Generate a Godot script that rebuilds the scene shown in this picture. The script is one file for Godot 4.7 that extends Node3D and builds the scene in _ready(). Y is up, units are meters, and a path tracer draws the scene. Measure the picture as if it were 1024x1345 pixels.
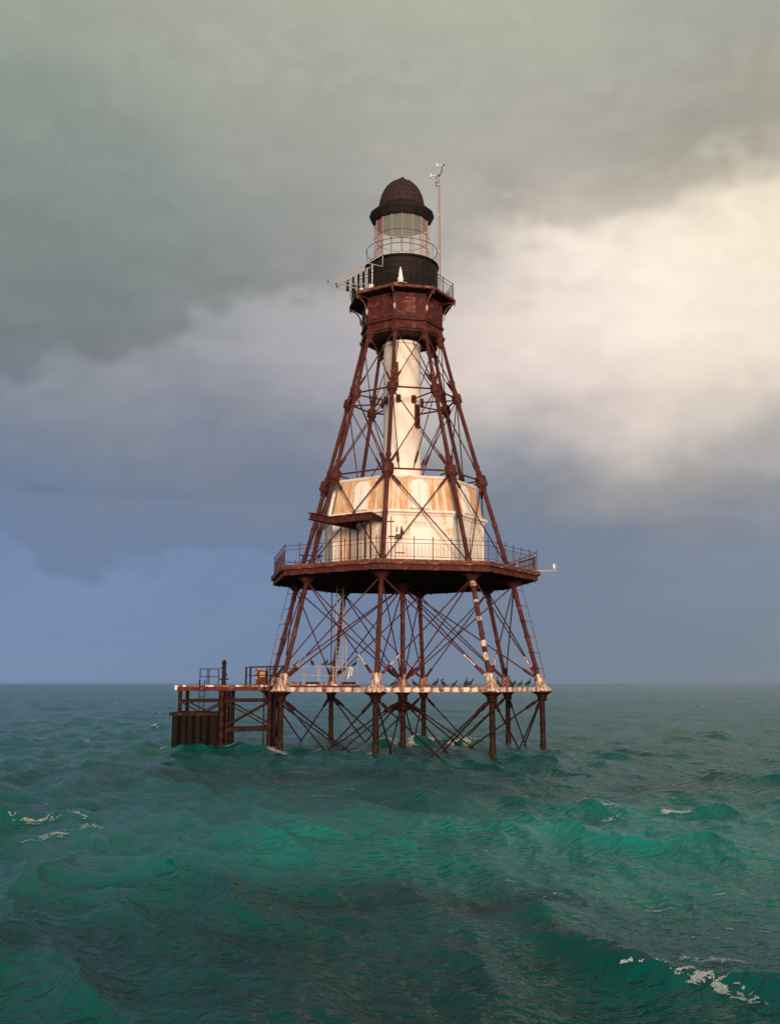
extends Node3D
# An iron screw-pile lighthouse standing in a choppy reef sea under storm clouds.
# World: the tower's axis is x = z = 0, mean water is y = 0, the camera looks along -z.

const PHI := -0.1838          # the tower's turn about its axis
const EYE := Vector3(-0.813, 4.0, 66.24)
var M := {}                   # materials
var rng := RandomNumberGenerator.new()
var unit_cyl: CylinderMesh
var unit_box: BoxMesh
var used := {}

# ------------------------------------------------------------------ helpers
func numbered(n: String) -> String:
	if not used.has(n):
		used[n] = 0
		return n
	used[n] += 1
	return "%s_%03d" % [n, used[n]]

func tag(o: Node, label: String, category: String, group := "", kind := "") -> Node:
	o.set_meta("label", label)
	o.set_meta("category", category)
	if group != "": o.set_meta("group", group)
	if kind != "": o.set_meta("kind", kind)
	return o

func thing(called: String, label: String, category: String, at := Vector3.ZERO, turn := 0.0, group := "") -> Node3D:
	var o := Node3D.new()
	o.name = numbered(called)
	add_child(o)
	o.position = at
	o.rotation.y = turn
	tag(o, label, category, group)
	return o

func put(mesh: Mesh, called: String, m: Material, parent: Node = null) -> MeshInstance3D:
	var o := MeshInstance3D.new()
	o.mesh = mesh
	o.material_override = m
	if parent == null or parent == self:
		o.name = numbered(called)
		add_child(o)
	else:
		o.name = called
		parent.add_child(o, true)
	return o

func span_basis(d: Vector3) -> Basis:
	var y := d.normalized()
	var h := Vector3.UP if absf(y.y) < 0.95 else Vector3.RIGHT
	var x := h.cross(y).normalized()
	return Basis(x, y, x.cross(y))

# a straight round bar, shared mesh
func bar(parent: Node, called: String, a: Vector3, b: Vector3, r: float, m: Material) -> MeshInstance3D:
	var o := put(unit_cyl, called, m, parent)
	var s := span_basis(b - a)
	o.transform = Transform3D(Basis(s.x * r, s.y * (b - a).length(), s.z * r), (a + b) * 0.5)
	return o

# a straight square bar, shared mesh; w across, h high
func beam(parent: Node, called: String, a: Vector3, b: Vector3, w: float, h: float, m: Material) -> MeshInstance3D:
	var o := put(unit_box, called, m, parent)
	var s := span_basis(b - a)
	o.transform = Transform3D(Basis(s.x * w, s.y * (b - a).length(), s.z * h), (a + b) * 0.5)
	return o

func block(parent: Node, called: String, c: Vector3, size: Vector3, m: Material, turn := 0.0) -> MeshInstance3D:
	var o := put(unit_box, called, m, parent)
	var s := Basis(Vector3.UP, turn)
	o.transform = Transform3D(Basis(s.x * size.x, s.y * size.y, s.z * size.z), c)
	return o

# tube along points with a radius at each; smooth, capped
func tube(pts: Array, radii: Array, n := 10, flat := 1.0) -> ArrayMesh:
	var st := SurfaceTool.new()
	st.begin(Mesh.PRIMITIVE_TRIANGLES)
	var rings := []
	var x := Vector3.ZERO
	for i in pts.size():
		var d: Vector3
		if i == 0: d = pts[1] - pts[0]
		elif i == pts.size() - 1: d = pts[i] - pts[i - 1]
		else: d = (pts[i + 1] - pts[i]).normalized() + (pts[i] - pts[i - 1]).normalized()
		d = d.normalized()
		if i == 0: x = span_basis(d).x
		else: x = (x - d * x.dot(d)).normalized()
		var z := x.cross(d)
		var ring := []
		for k in n:
			var a := TAU * k / n
			ring.append(pts[i] + (x * cos(a) + z * sin(a) * flat) * radii[i])
		rings.append(ring)
	for i in pts.size() - 1:
		for k in n:
			var k2 := (k + 1) % n
			quad(st, rings[i][k], rings[i][k2], rings[i + 1][k2], rings[i + 1][k], 1)
	for e in [[0, 1], [pts.size() - 1, -1]]:
		for k in n:
			var k2 := (k + 1) % n
			st.set_smooth_group(2 + e[0])
			if e[1] > 0:
				st.add_vertex(pts[e[0]]); st.add_vertex(rings[e[0]][k2]); st.add_vertex(rings[e[0]][k])
			else:
				st.add_vertex(pts[e[0]]); st.add_vertex(rings[e[0]][k]); st.add_vertex(rings[e[0]][k2])
	st.generate_normals()
	return st.commit()

func quad(st: SurfaceTool, a: Vector3, b: Vector3, c: Vector3, d: Vector3, g: int) -> void:
	if g >= 0: st.set_smooth_group(g)
	else: st.set_smooth_group(-1 & 0xFFFFFFFF)
	st.add_vertex(a); st.add_vertex(b); st.add_vertex(c)
	st.add_vertex(a); st.add_vertex(c); st.add_vertex(d)

# profile of [radius, height] turned about an upright axis at c; flat facets when n is small
func lathe(prof: Array, n := 16, c := Vector3.ZERO, a0 := 0.0, a1 := TAU, smooth := true, caps := true) -> ArrayMesh:
	var st := SurfaceTool.new()
	st.begin(Mesh.PRIMITIVE_TRIANGLES)
	var full := absf(a1 - a0 - TAU) < 0.001
	for i in prof.size() - 1:
		for k in n:
			var p := []
			for e in [[k, i], [k + 1, i], [k + 1, i + 1], [k, i + 1]]:
				var a: float = a0 + (a1 - a0) * e[0] / n
				p.append(c + Vector3(sin(a) * prof[e[1]][0], prof[e[1]][1], cos(a) * prof[e[1]][0]))
			quad(st, p[3], p[2], p[1], p[0], 1 + i if smooth else -1)
	if caps and full:
		for e in [[0, false], [prof.size() - 1, true]]:
			if prof[e[0]][0] < 0.001: continue
			for k in n:
				var s: float = a0 + TAU * k / n
				var t: float = a0 + TAU * (k + 1) / n
				var r: float = prof[e[0]][0]
				var m := c + Vector3(0, prof[e[0]][1], 0)
				var u := m + Vector3(sin(s), 0, cos(s)) * r
				var v := m + Vector3(sin(t), 0, cos(t)) * r
				st.set_smooth_group(-1 & 0xFFFFFFFF)
				st.add_vertex(m)
				if e[1]: st.add_vertex(v); st.add_vertex(u)
				else: st.add_vertex(u); st.add_vertex(v)
	st.generate_normals()
	return st.commit()

# a flat outline in the plane (ax, ay) at o, thick along az by d (from 0 to d)
func prism(poly: Array, o: Vector3, ax: Vector3, ay: Vector3, az: Vector3, d: float) -> ArrayMesh:
	var st := SurfaceTool.new()
	st.begin(Mesh.PRIMITIVE_TRIANGLES)
	st.set_smooth_group(-1 & 0xFFFFFFFF)
	var pk := PackedVector2Array(poly)
	if Geometry2D.is_polygon_clockwise(pk): pk.reverse()
	var tri := Geometry2D.triangulate_polygon(pk)
	var flip := ax.cross(ay).dot(az) < 0.0
	var at := func(p: Vector2, h: float) -> Vector3: return o + ax * p.x + ay * p.y + az * h
	for i in range(0, tri.size(), 3):
		var a: Vector2 = pk[tri[i]]
		var b: Vector2 = pk[tri[i + 1]]
		var c: Vector2 = pk[tri[i + 2]]
		if (b - a).cross(c - a) < 0:
			var w := b
			b = c
			c = w
		var f := [at.call(a, d), at.call(c, d), at.call(b, d), at.call(a, 0.0), at.call(b, 0.0), at.call(c, 0.0)]
		if flip: f = [f[0], f[2], f[1], f[3], f[5], f[4]]
		for v in f: st.add_vertex(v)
	for i in pk.size():
		var p := pk[i]
		var q := pk[(i + 1) % pk.size()]
		var f := [at.call(p, 0.0), at.call(p, d), at.call(q, d), at.call(q, 0.0)]
		if flip: f = [f[3], f[2], f[1], f[0]]
		for k in [0, 1, 2, 0, 2, 3]: st.add_vertex(f[k])
	st.generate_normals()
	return st.commit()

func rect(x0: float, y0: float, x1: float, y1: float) -> Array:
	return [Vector2(x0, y0), Vector2(x1, y0), Vector2(x1, y1), Vector2(x0, y1)]

func P(deg: float, r: float, y: float) -> Vector3:      # tower frame: leg D at 0 degrees, the others every 45
	return Vector3(sin(deg_to_rad(deg)) * r, y, cos(deg_to_rad(deg)) * r)

func W(deg: float, r: float, y: float) -> Vector3:      # the same point in the world
	return P(deg, r, y).rotated(Vector3.UP, PHI)

# ------------------------------------------------------------------ materials
func lin(r: float, g: float, b: float) -> Color:
	return Color(r, g, b).linear_to_srgb()

func noise_img(seed_: int, freq: float, oct: int, ridged := false, size := 256) -> Image:
	var n := FastNoiseLite.new()
	n.seed = seed_
	n.noise_type = FastNoiseLite.TYPE_SIMPLEX_SMOOTH
	n.frequency = freq
	n.fractal_octaves = oct
	n.fractal_type = FastNoiseLite.FRACTAL_RIDGED if ridged else FastNoiseLite.FRACTAL_FBM
	return n.get_seamless_image(size, size)

func blend_tex(seed_: int, freq: float, fine: float, stops: Array, size := 256) -> ImageTexture:
	var a := noise_img(seed_, freq, 5, false, size)
	var b := noise_img(seed_ + 17, freq * 6.0, 3, false, size)
	var g := Gradient.new()
	g.offsets = PackedFloat32Array(stops.map(func(s): return s[0]))
	g.colors = PackedColorArray(stops.map(func(s): return s[1]))
	var out := Image.create(size, size, false, Image.FORMAT_RGB8)
	for y in size:
		for x in size:
			out.set_pixel(x, y, g.sample(a.get_pixel(x, y).r * (1.0 - fine) + b.get_pixel(x, y).r * fine))
	return ImageTexture.create_from_image(out)

func mat(called: String, tex: Texture2D, rough: float, scale := Vector3.ONE, metal := 0.0, spec := 0.5) -> StandardMaterial3D:
	var m := StandardMaterial3D.new()
	m.resource_name = called
	m.albedo_texture = tex
	m.roughness = rough
	m.metallic = metal
	m.metallic_specular = spec
	m.uv1_triplanar = true
	m.uv1_world_triplanar = true
	m.uv1_scale = scale
	M[called] = m
	return m

func plain(called: String, c: Color, rough: float, metal := 0.0) -> StandardMaterial3D:
	var m := StandardMaterial3D.new()
	m.resource_name = called
	m.albedo_color = c
	m.roughness = rough
	m.metallic = metal
	M[called] = m
	return m

func make_materials() -> void:
	var rust := blend_tex(3, 0.012, 0.35, [[0.22, lin(0.030, 0.0095, 0.0085)], [0.42, lin(0.062, 0.0155, 0.0138)], [0.58, lin(0.078, 0.0195, 0.0168)], [0.72, lin(0.105, 0.032, 0.025)], [0.84, lin(0.22, 0.12, 0.09)]])
	mat("iron", rust, 0.75, Vector3(0.55, 0.4, 0.55), 0.0, 0.35)
	var rust2 := blend_tex(9, 0.012, 0.4, [[0.25, lin(0.05, 0.014, 0.011)], [0.45, lin(0.105, 0.026, 0.02)], [0.6, lin(0.14, 0.04, 0.028)], [0.72, lin(0.25, 0.11, 0.08)], [0.8, lin(0.42, 0.3, 0.25)]])
	mat("iron_worn", rust2, 0.8, Vector3(0.5, 0.9, 0.5))
	var wet := blend_tex(5, 0.014, 0.4, [[0.3, lin(0.008, 0.005, 0.004)], [0.5, lin(0.021, 0.0075, 0.006)], [0.68, lin(0.036, 0.0115, 0.0085)], [0.84, lin(0.08, 0.035, 0.024)]])
	mat("iron_wet", wet, 0.7, Vector3.ONE * 0.8, 0.0, 0.25)
	var pile := blend_tex(19, 0.014, 0.4, [[0.3, lin(0.004, 0.0036, 0.0032)], [0.55, lin(0.009, 0.007, 0.0055)], [0.7, lin(0.017, 0.011, 0.0075)], [0.84, lin(0.04, 0.022, 0.014)]])
	mat("sheet_iron", pile, 0.7, Vector3(0.5, 1.4, 0.5), 0.0, 0.2)
	var dark := blend_tex(21, 0.014, 0.4, [[0.3, lin(0.012, 0.010, 0.010)], [0.6, lin(0.017, 0.014, 0.0135)], [0.8, lin(0.045, 0.024, 0.019)]])
	mat("iron_black", dark, 0.65, Vector3.ONE * 0.8, 0.0, 0.25)
	var roofc := blend_tex(23, 0.016, 0.35, [[0.3, lin(0.022, 0.016, 0.0145)], [0.55, lin(0.036, 0.026, 0.023)], [0.72, lin(0.056, 0.034, 0.028)], [0.84, lin(0.12, 0.055, 0.04)]])
	mat("dome_iron", roofc, 0.7, Vector3.ONE * 0.8, 0.0, 0.25)
	var guano := blend_tex(31, 0.012, 0.3, [[0.24, lin(0.11, 0.04, 0.03)], [0.36, lin(0.24, 0.12, 0.09)], [0.46, lin(0.5, 0.38, 0.32)], [0.6, lin(0.65, 0.58, 0.52)], [0.85, lin(0.74, 0.7, 0.65)]])
	mat("guano", guano, 0.9, Vector3(0.9, 0.45, 0.9))
	var crust := blend_tex(37, 0.014, 0.35, [[0.3, lin(0.10, 0.034, 0.024)], [0.42, lin(0.2, 0.09, 0.065)], [0.5, lin(0.42, 0.29, 0.23)], [0.6, lin(0.62, 0.55, 0.48)], [0.8, lin(0.72, 0.68, 0.62)]])
	mat("socket_crust", crust, 0.9, Vector3(1.3, 0.5, 1.3))
	var speck := blend_tex(33, 0.012, 0.35, [[0.3, lin(0.1, 0.034, 0.022)], [0.5, lin(0.15, 0.05, 0.032)], [0.6, lin(0.36, 0.22, 0.16)], [0.75, lin(0.64, 0.56, 0.49)]])
	mat("guano_speckled", speck, 0.85, Vector3.ONE * 1.1)
	var paint := blend_tex(41, 0.010, 0.3, [[0.16, lin(0.52, 0.3, 0.15)], [0.24, lin(0.68, 0.55, 0.41)], [0.36, lin(0.74, 0.69, 0.62)], [0.7, lin(0.78, 0.76, 0.71)]])
	mat("white_paint", paint, 0.6, Vector3(0.42, 0.3, 0.42))
	var paint2 := blend_tex(43, 0.010, 0.3, [[0.12, lin(0.62, 0.48, 0.34)], [0.26, lin(0.73, 0.67, 0.6)], [0.7, lin(0.78, 0.76, 0.72)]])
	mat("column_paint", paint2, 0.6, Vector3(0.3, 0.12, 0.3))
	for i in 4:
		var k: float = [0.0, 0.33, 0.66, 1.0][i]
		var a := Color(0.76, 0.68, 0.58).lerp(Color(0.64, 0.42, 0.22), k)
		var b := Color(0.74, 0.6, 0.45).lerp(Color(0.52, 0.27, 0.11), k)
		var t := blend_tex(51 + i, 0.012, 0.35, [[0.25, lin(0.5, 0.25, 0.1)], [0.4, lin(b.r, b.g, b.b)], [0.58, lin(a.r, a.g, a.b)], [0.8, lin(0.76, 0.7, 0.62)]])
		mat("board_%d" % i, t, 0.7, Vector3(1.1, 0.16, 1.1))
	var weed := blend_tex(61, 0.02, 0.5, [[0.3, lin(0.008, 0.007, 0.004)], [0.5, lin(0.02, 0.013, 0.007)], [0.65, lin(0.05, 0.024, 0.011)], [0.82, lin(0.09, 0.05, 0.025)]])
	mat("weed", weed, 0.7, Vector3.ONE * 1.2, 0.0, 0.25)
	plain("rust_stain", lin(0.26, 0.09, 0.03), 0.85)
	plain("glossy_white", lin(0.8, 0.79, 0.76), 0.35)
	plain("aluminium", lin(0.4, 0.385, 0.365), 0.5, 0.3)
	plain("galvanised", lin(0.42, 0.4, 0.38), 0.5, 0.2)
	plain("pale_pipe", lin(0.40, 0.33, 0.28), 0.55)
	plain("black", lin(0.012, 0.012, 0.013), 0.5)
	plain("cell_blue", lin(0.01, 0.013, 0.025), 0.2)
	plain("yellow_sign", lin(0.34, 0.2, 0.075), 0.7)
	plain("lettering", lin(0.42, 0.38, 0.33), 0.8)
	plain("ceiling_paint", lin(0.76, 0.68, 0.56), 0.7)
	plain("brass", lin(0.5, 0.36, 0.18), 0.4, 0.5)
	plain("mullion", lin(0.26, 0.21, 0.15), 0.5, 0.2)
	plain("bird_black", lin(0.014, 0.013, 0.013), 0.55)
	plain("bird_brown", lin(0.05, 0.04, 0.034), 0.7)
	plain("bird_pale", lin(0.48, 0.42, 0.36), 0.8)
	plain("bird_bill", lin(0.4, 0.24, 0.08), 0.5)
	for g in [["pane_clear", Color(0.93, 0.97, 0.95, 0.10)], ["pane_red", Color(0.62, 0.16, 0.36, 0.5)], ["pane_amber", Color(0.72, 0.45, 0.34, 0.22)]]:
		var m := plain(g[0], g[1], 0.04)
		m.transparency = BaseMaterial3D.TRANSPARENCY_ALPHA
		m.cull_mode = BaseMaterial3D.CULL_DISABLED
	plain("foam", lin(0.46, 0.52, 0.53), 0.9)
	# water: a green body under a smooth skin; the ripples too small for the mesh come from two reliefs
	var w := plain("water", Color.WHITE, 0.15)
	w.metallic_specular = 0.25
	w.vertex_color_use_as_albedo = true
	w.uv1_triplanar = true
	w.uv1_world_triplanar = true
	w.uv1_scale = Vector3(0.24, 0.24, 0.36)
	w.heightmap_enabled = true
	var h1 := noise_img(71, 0.016, 5, false, 512)
	w.heightmap_texture = ImageTexture.create_from_image(h1)
	w.heightmap_scale = 10.0

# ------------------------------------------------------------------ sky
const SKY_X := [0.0, 170.0, 340.0, 510.0, 680.0, 850.0, 1024.0]
const SKY_Y := [0.0, 100.0, 200.0, 260.0, 320.0, 380.0, 440.0, 500.0, 560.0, 620.0, 680.0, 720.0, 780.0, 840.0, 897.0]
const SKY_C := [
	[[158,164,151],[165,169,155],[171,173,159],[175,176,161],[177,179,164],[174,176,162],[164,167,154]],
	[[149,158,148],[157,163,152],[165,168,157],[171,172,161],[177,177,164],[172,172,160],[166,165,153]],
	[[135,146,140],[146,154,147],[158,162,154],[170,168,160],[178,175,165],[174,170,159],[168,165,153]],
	[[130,143,139],[140,149,145],[152,156,151],[170,166,160],[180,175,167],[188,181,169],[200,189,170]],
	[[126,138,136],[134,143,141],[144,149,147],[176,170,166],[204,194,184],[236,223,206],[246,233,212]],
	[[125,137,135],[132,140,139],[144,148,148],[174,170,170],[228,214,204],[250,237,221],[244,231,211]],
	[[121,131,134],[132,138,141],[164,164,172],[180,174,178],[238,222,212],[248,234,221],[242,228,211]],
	[[126,134,142],[140,144,153],[154,155,164],[164,161,169],[226,211,205],[242,225,212],[232,217,201]],
	[[124,134,150],[128,135,148],[132,138,150],[142,145,156],[196,187,184],[212,200,192],[198,190,180]],
	[[114,128,152],[122,134,152],[121,131,150],[124,132,150],[152,152,155],[166,162,162],[166,162,160]],
	[[106,124,156],[108,124,152],[109,126,154],[110,124,150],[122,134,153],[126,136,153],[140,146,158]],
	[[110,132,166],[110,130,160],[112,132,168],[112,130,164],[118,133,152],[122,135,153],[134,144,160]],
	[[117,139,173],[117,139,172],[115,135,167],[112,130,160],[114,130,150],[120,134,152],[130,141,156]],
	[[119,140,173],[117,138,171],[115,135,165],[112,130,158],[111,126,146],[116,129,147],[126,137,151]],
	[[120,142,172],[118,139,170],[116,134,162],[112,128,152],[112,126,144],[117,129,144],[124,134,146]]]

func edge_at(pts: Array, x: float) -> float:
	for i in pts.size() - 1:
		if x < pts[i + 1][0] or i == pts.size() - 2:
			var t := clampf((x - pts[i][0]) / (pts[i + 1][0] - pts[i][0]), 0.0, 1.0)
			return lerpf(pts[i][1], pts[i + 1][1], t * t * (3.0 - 2.0 * t))
	return 0.0

func spline(t: float) -> PackedFloat32Array:
	var u := 1.0 - t
	return PackedFloat32Array([u * u * u / 6.0, (3.0 * t * t * t - 6.0 * t * t + 4.0) / 6.0, (3.0 * u * u * u - 6.0 * u * u + 4.0) / 6.0, t * t * t / 6.0])

# the cloud bank by bearing (degrees right of north = -z) and elevation
func make_sky() -> ImageTexture:
	var gw := 720
	var gh := 360
	var f := 1340.0
	var pitch := atan(225.1 / f)
	var tab := []                    # linear colours, columns by bearing, rows by elevation
	var rows_el := []
	for y in SKY_Y: rows_el.append(rad_to_deg(pitch + atan((672.5 - y) / f)))
	for r in SKY_C:
		var line := []
		var mean := Color(0, 0, 0)
		for c in r:
			var q := Color(c[0] / 255.0, c[1] / 255.0, c[2] / 255.0).srgb_to_linear()
			line.append(q)
			mean += q / 7.0
		tab.append([line, mean])
	var warp := FastNoiseLite.new()
	warp.seed = 12
	warp.frequency = 1.0
	warp.fractal_octaves = 5
	var puff := FastNoiseLite.new()
	puff.seed = 77
	puff.frequency = 1.0
	puff.fractal_octaves = 5
	# outline, half width of the edge, reach, strength (positive: lighter below), raggedness, where it fades in and out
	var edges := [
		[[[560, 330], [640, 300], [720, 290], [800, 315], [870, 280], [950, 258], [1024, 245], [1200, 250]], 20.0, 95.0, 0.14, 1.25, 540.0, 680.0, 1400.0, 1600.0],
		[[[-200, 590], [0, 520], [90, 490], [190, 468], [260, 425], [320, 400], [400, 398], [470, 380]], 20.0, 80.0, 0.15, 1.15, -400.0, -200.0, 400.0, 500.0],
		[[[-200, 690], [0, 702], [70, 735], [150, 742], [230, 722], [300, 706], [380, 712], [480, 730]], 18.0, 55.0, 0.13, 1.0, -400.0, -200.0, 330.0, 470.0],
		[[[560, 640], [680, 622], [800, 640], [900, 618], [1024, 640], [1300, 640]], 30.0, 80.0, -0.10, 0.7, 560.0, 660.0, 1400.0, 1600.0]]
	var sw := 1440
	var sh := 720
	var img := Image.create(sw, sh, false, Image.FORMAT_RGBF)
	var el_hor: float = rows_el[rows_el.size() - 1]
	for j in sh:
		var el := 90.0 - 180.0 * (j + 0.5) / sh
		if el < -1.0:
			img.fill_rect(Rect2i(0, j, sw, sh - j), Color(0.18, 0.21, 0.28))
			break
		var ce := cos(deg_to_rad(el))
		var se := sin(deg_to_rad(el))
		for i in sw:
			var az := wrapf((i + 0.5) / sw * 360.0, -180.0, 180.0)      # the panorama's left edge faces -z
			var d := Vector3(sin(deg_to_rad(az)) * ce, se * 1.9, -cos(deg_to_rad(az)) * ce)
			var p := d * 5.2
			var amp := clampf((el - 0.5) / 6.0, 0.0, 1.0)
			var we := el + amp * 2.6 * warp.get_noise_3dv(p)
			var wa := az + amp * 4.0 * warp.get_noise_3dv(p + Vector3(31, 7, 3))
			# elevation row
			we = clampf(we, el_hor, rows_el[0])
			var k := 0
			while k < rows_el.size() - 2 and we < rows_el[k + 1]: k += 1
			var t: float = (rows_el[k] - we) / (rows_el[k] - rows_el[k + 1])
			# bearing column; far outside the view the bank keeps its mean tone
			var cx := clampf(512.0 + f * tan(deg_to_rad(clampf(wa, -60.0, 60.0))), 0.0, 1024.0) / 1024.0 * 6.0
			var m: int = mini(5, int(cx))
			var wr := spline(t)
			var wc := spline(cx - m)
			var c := Color(0, 0, 0)
			for jj in 4:
				var line: Array = tab[clampi(k + jj - 1, 0, 14)][0]
				for ii in 4:
					var cc: Color = line[clampi(m + ii - 1, 0, 6)]
					c += cc * (wr[jj] * wc[ii])
			# the ragged edges of the cloud layers: lighter on one side, darker on the other, dying away from the edge
			if absf(az) < 40.0 and el < 38.0:
				var pu := 512.0 + f * tan(deg_to_rad(az))
				var pv := 672.5 - f * tan(deg_to_rad(el) - pitch)
				var rag := 46.0 * warp.get_noise_3dv(d * 7.0) + 34.0 * puff.get_noise_3dv(d * 19.0) + 14.0 * puff.get_noise_3dv(d * 55.0)
				for e in edges:
					var dist: float = pv + rag * e[4] - edge_at(e[0], pu)
					if absf(dist) > e[2] * 3.5: continue
					var step := smoothstep(-e[1], e[1], dist) * 2.0 - 1.0
					var along := smoothstep(e[5], e[6], pu) * (1.0 - smoothstep(e[7], e[8], pu))
					c *= 1.0 + e[3] * step * exp(-absf(dist) / e[2]) * along
			var off := smoothstep(24.0, 62.0, -az) if az < 0.0 else smoothstep(40.0, 95.0, az)
			if off > 0.0: c = c.lerp(tab[k][1].lerp(tab[k + 1][1], t), off)
			var n := puff.get_noise_3dv(d * Vector3(9, 13, 9) + Vector3(warp.get_noise_3dv(p * 2.0), 0, 0) * 2.0)
			c *= 1.0 + n * 0.10 * clampf(el / 8.0, 0.25, 1.0)
			img.set_pixel(i, j, c)
	return ImageTexture.create_from_image(img)

# ------------------------------------------------------------------ sea
var waves := []      # [kx, kz, amplitude, phase, choppiness x, z, wavelength]
var wk := PackedFloat64Array()
var wave_cut := -1.0
var gust: FastNoiseLite
var tint: FastNoiseLite
var tint2: FastNoiseLite
# single steep crests: [x0, z0, x1, z1, height, half width, lean]
var crests := [
	[1.2, 47.6, 4.3, 53.6, 0.36, 0.7, 1.0], [-13.6, 33.0, -10.4, 33.7, 0.36, 0.9, 1.0], [5.6, 31.6, 13.5, 32.9, 0.16, 0.8, 1.0],
	[-2.2, -1.6, 5.2, -4.2, 0.42, 0.9, 1.0], [-5.2, 38.6, -1.0, 37.6, 0.1, 0.8, 1.0], [-7.0, 44.2, -2.4, 45.4, 0.1, 0.8, 1.0], [-16, 4.6, -7, 4.0, 0.25, 1.2, 1.0]]

func make_waves() -> void:
	rng.seed = 4021
	var n := 40
	for i in n:
		var lam := 17.0 * pow(0.34 / 17.0, float(i) / (n - 1)) * rng.randf_range(0.92, 1.08)
		var th := deg_to_rad(-62.0 + rng.randfn(0.0, 30.0))          # heading, from +z towards -x
		var k := TAU / lam
		var slope := 0.026 if lam > 7.0 else (0.040 if lam > 3.5 else (0.082 if lam > 1.1 else 0.060))
		waves.append([sin(th) * k, cos(th) * k, slope / k, rng.randf() * TAU, sin(th), cos(th), lam])
	gust = FastNoiseLite.new()
	gust.seed = 8
	gust.frequency = 0.05
	gust.fractal_octaves = 2
	tint = FastNoiseLite.new()
	tint.seed = 90
	tint.frequency = 0.045
	tint.fractal_octaves = 4
	tint2 = FastNoiseLite.new()
	tint2.seed = 93
	tint2.frequency = 0.085
	tint2.fractal_octaves = 4

func sea(x: float, z: float, finest: float) -> Vector3:
	if finest != wave_cut:                   # the waves that this spacing can carry
		wave_cut = finest
		wk.clear()
		for w in waves:
			if w[6] <= finest: break
			var fade := clampf((w[6] - finest) / finest, 0.0, 1.0) if finest > 0.3 else 1.0
			wk.append_array([w[0], w[1], w[3], w[2] * fade, w[4] * w[2] * fade, w[5] * w[2] * fade])
	var g := 1.0 + 0.55 * gust.get_noise_2d(x, z)
	var px := 0.0
	var pz := 0.0
	var y := 0.0
	var i := 0
	var n := wk.size()
	while i < n:
		var ph := wk[i] * x + wk[i + 1] * z + wk[i + 2]
		y += wk[i + 3] * cos(ph)
		var s := sin(ph)
		px -= wk[i + 4] * s
		pz -= wk[i + 5] * s
		i += 6
	y *= g
	if z > -12.0 and z < 60.0 and x > -22.0 and x < 20.0: y += crest_height(x, z)
	return Vector3(x + px * g, y, z + pz * g)

func crest_height(x: float, z: float) -> float:
	var y := 0.0
	for c in crests:
		if z < minf(c[1], c[3]) - 5.0 or z > maxf(c[1], c[3]) + 5.0 or x < minf(c[0], c[2]) - 5.0 or x > maxf(c[0], c[2]) + 5.0: continue
		var ex: float = c[2] - c[0]
		var ez: float = c[3] - c[1]
		var l := sqrt(ex * ex + ez * ez)
		var u: float = ((x - c[0]) * ex + (z - c[1]) * ez) / l
		if u < -3.0 or u > l + 3.0: continue
		var v: float = ((x - c[0]) * -ez + (z - c[1]) * ex) / l + 0.35 * sin(u * 1.1 + c[0])
		if absf(v) > 5.0: continue
		var along := smoothstep(-2.0, 1.0, u) * (1.0 - smoothstep(l - 1.0, l + 2.0, u))
		var wd: float = c[5] * (0.62 if v > 0.0 else 1.5)
		y += c[4] * along * exp(-v * v / (wd * wd)) * (1.0 + 0.2 * sin(u * 2.3))
	return y

# pale sand and reef tint the water; spots near the camera simply darken it
var sand_spots := PackedFloat32Array([-4.0, 39.3, 10.0, 5.0, 0.95, 7.0, 37.5, 7.0, 4.5, 0.85, -5.0, 43.0, 4.0, 2.5, 0.45, 3.0, 33.0, 5.0, 3.0, 0.4, -3.5, 51.5, 3.0, 1.6, 0.35, 4.5, 44.0, 2.6, 3.0, 0.45, 14.0, 30.0, 9.0, 6.0, 0.4])
var reef_dark_spots := PackedFloat32Array([0.4, 46.4, 3.0, 1.6, 0.6, -3.0, 20.0, 14.0, 8.0, 0.5, 2.2, 50.6, 2.0, 1.2, 0.6, -5.5, 47.0, 2.5, 1.2, 0.4, 0.0, 2.0, 12.0, 9.0, 0.7, -6.0, 50.0, 7.0, 4.5, 0.6, -12.0, 44.0, 5.0, 5.0, 0.5, 1.0, 54.0, 6.0, 2.4, 0.5, -13.0, 30.0, 4.0, 3.0, 0.3, 12.0, 24.0, 8.0, 3.0, 0.3])

func spots_at(list: PackedFloat32Array, x: float, z: float) -> float:
	var sum := 0.0
	var i := 0
	var n := list.size()
	while i < n:
		var dx := (x - list[i]) / list[i + 2]
		var dz := (z - list[i + 1]) / list[i + 3]
		var q := dx * dx + dz * dz
		if q < 5.0: sum += list[i + 4] * exp(-q)
		i += 5
	return sum

func body_colour(x: float, z: float) -> Color:
	var n := tint.get_noise_2d(x * 0.8, z)
	var n2 := tint2.get_noise_2d(x * 0.7, z * 1.2)
	var sand := 0.0
	var reef := 0.0
	if z > -25.0:
		sand = spots_at(sand_spots, x, z)
		reef = spots_at(reef_dark_spots, x, z)
	sand = clampf(sand * (1.0 + n2 * 0.9) + n * 0.16, 0.0, 1.0)
	reef = clampf(reef * (1.0 + n2 * 1.6) + maxf(0.0, n2 - 0.12) * 0.45, 0.0, 0.9)
	var c := Color(0.003, 0.110, 0.108).lerp(Color(0.006, 0.215, 0.198), sand)
	return c.lerp(Color(0.003, 0.050, 0.050), reef)

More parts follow.
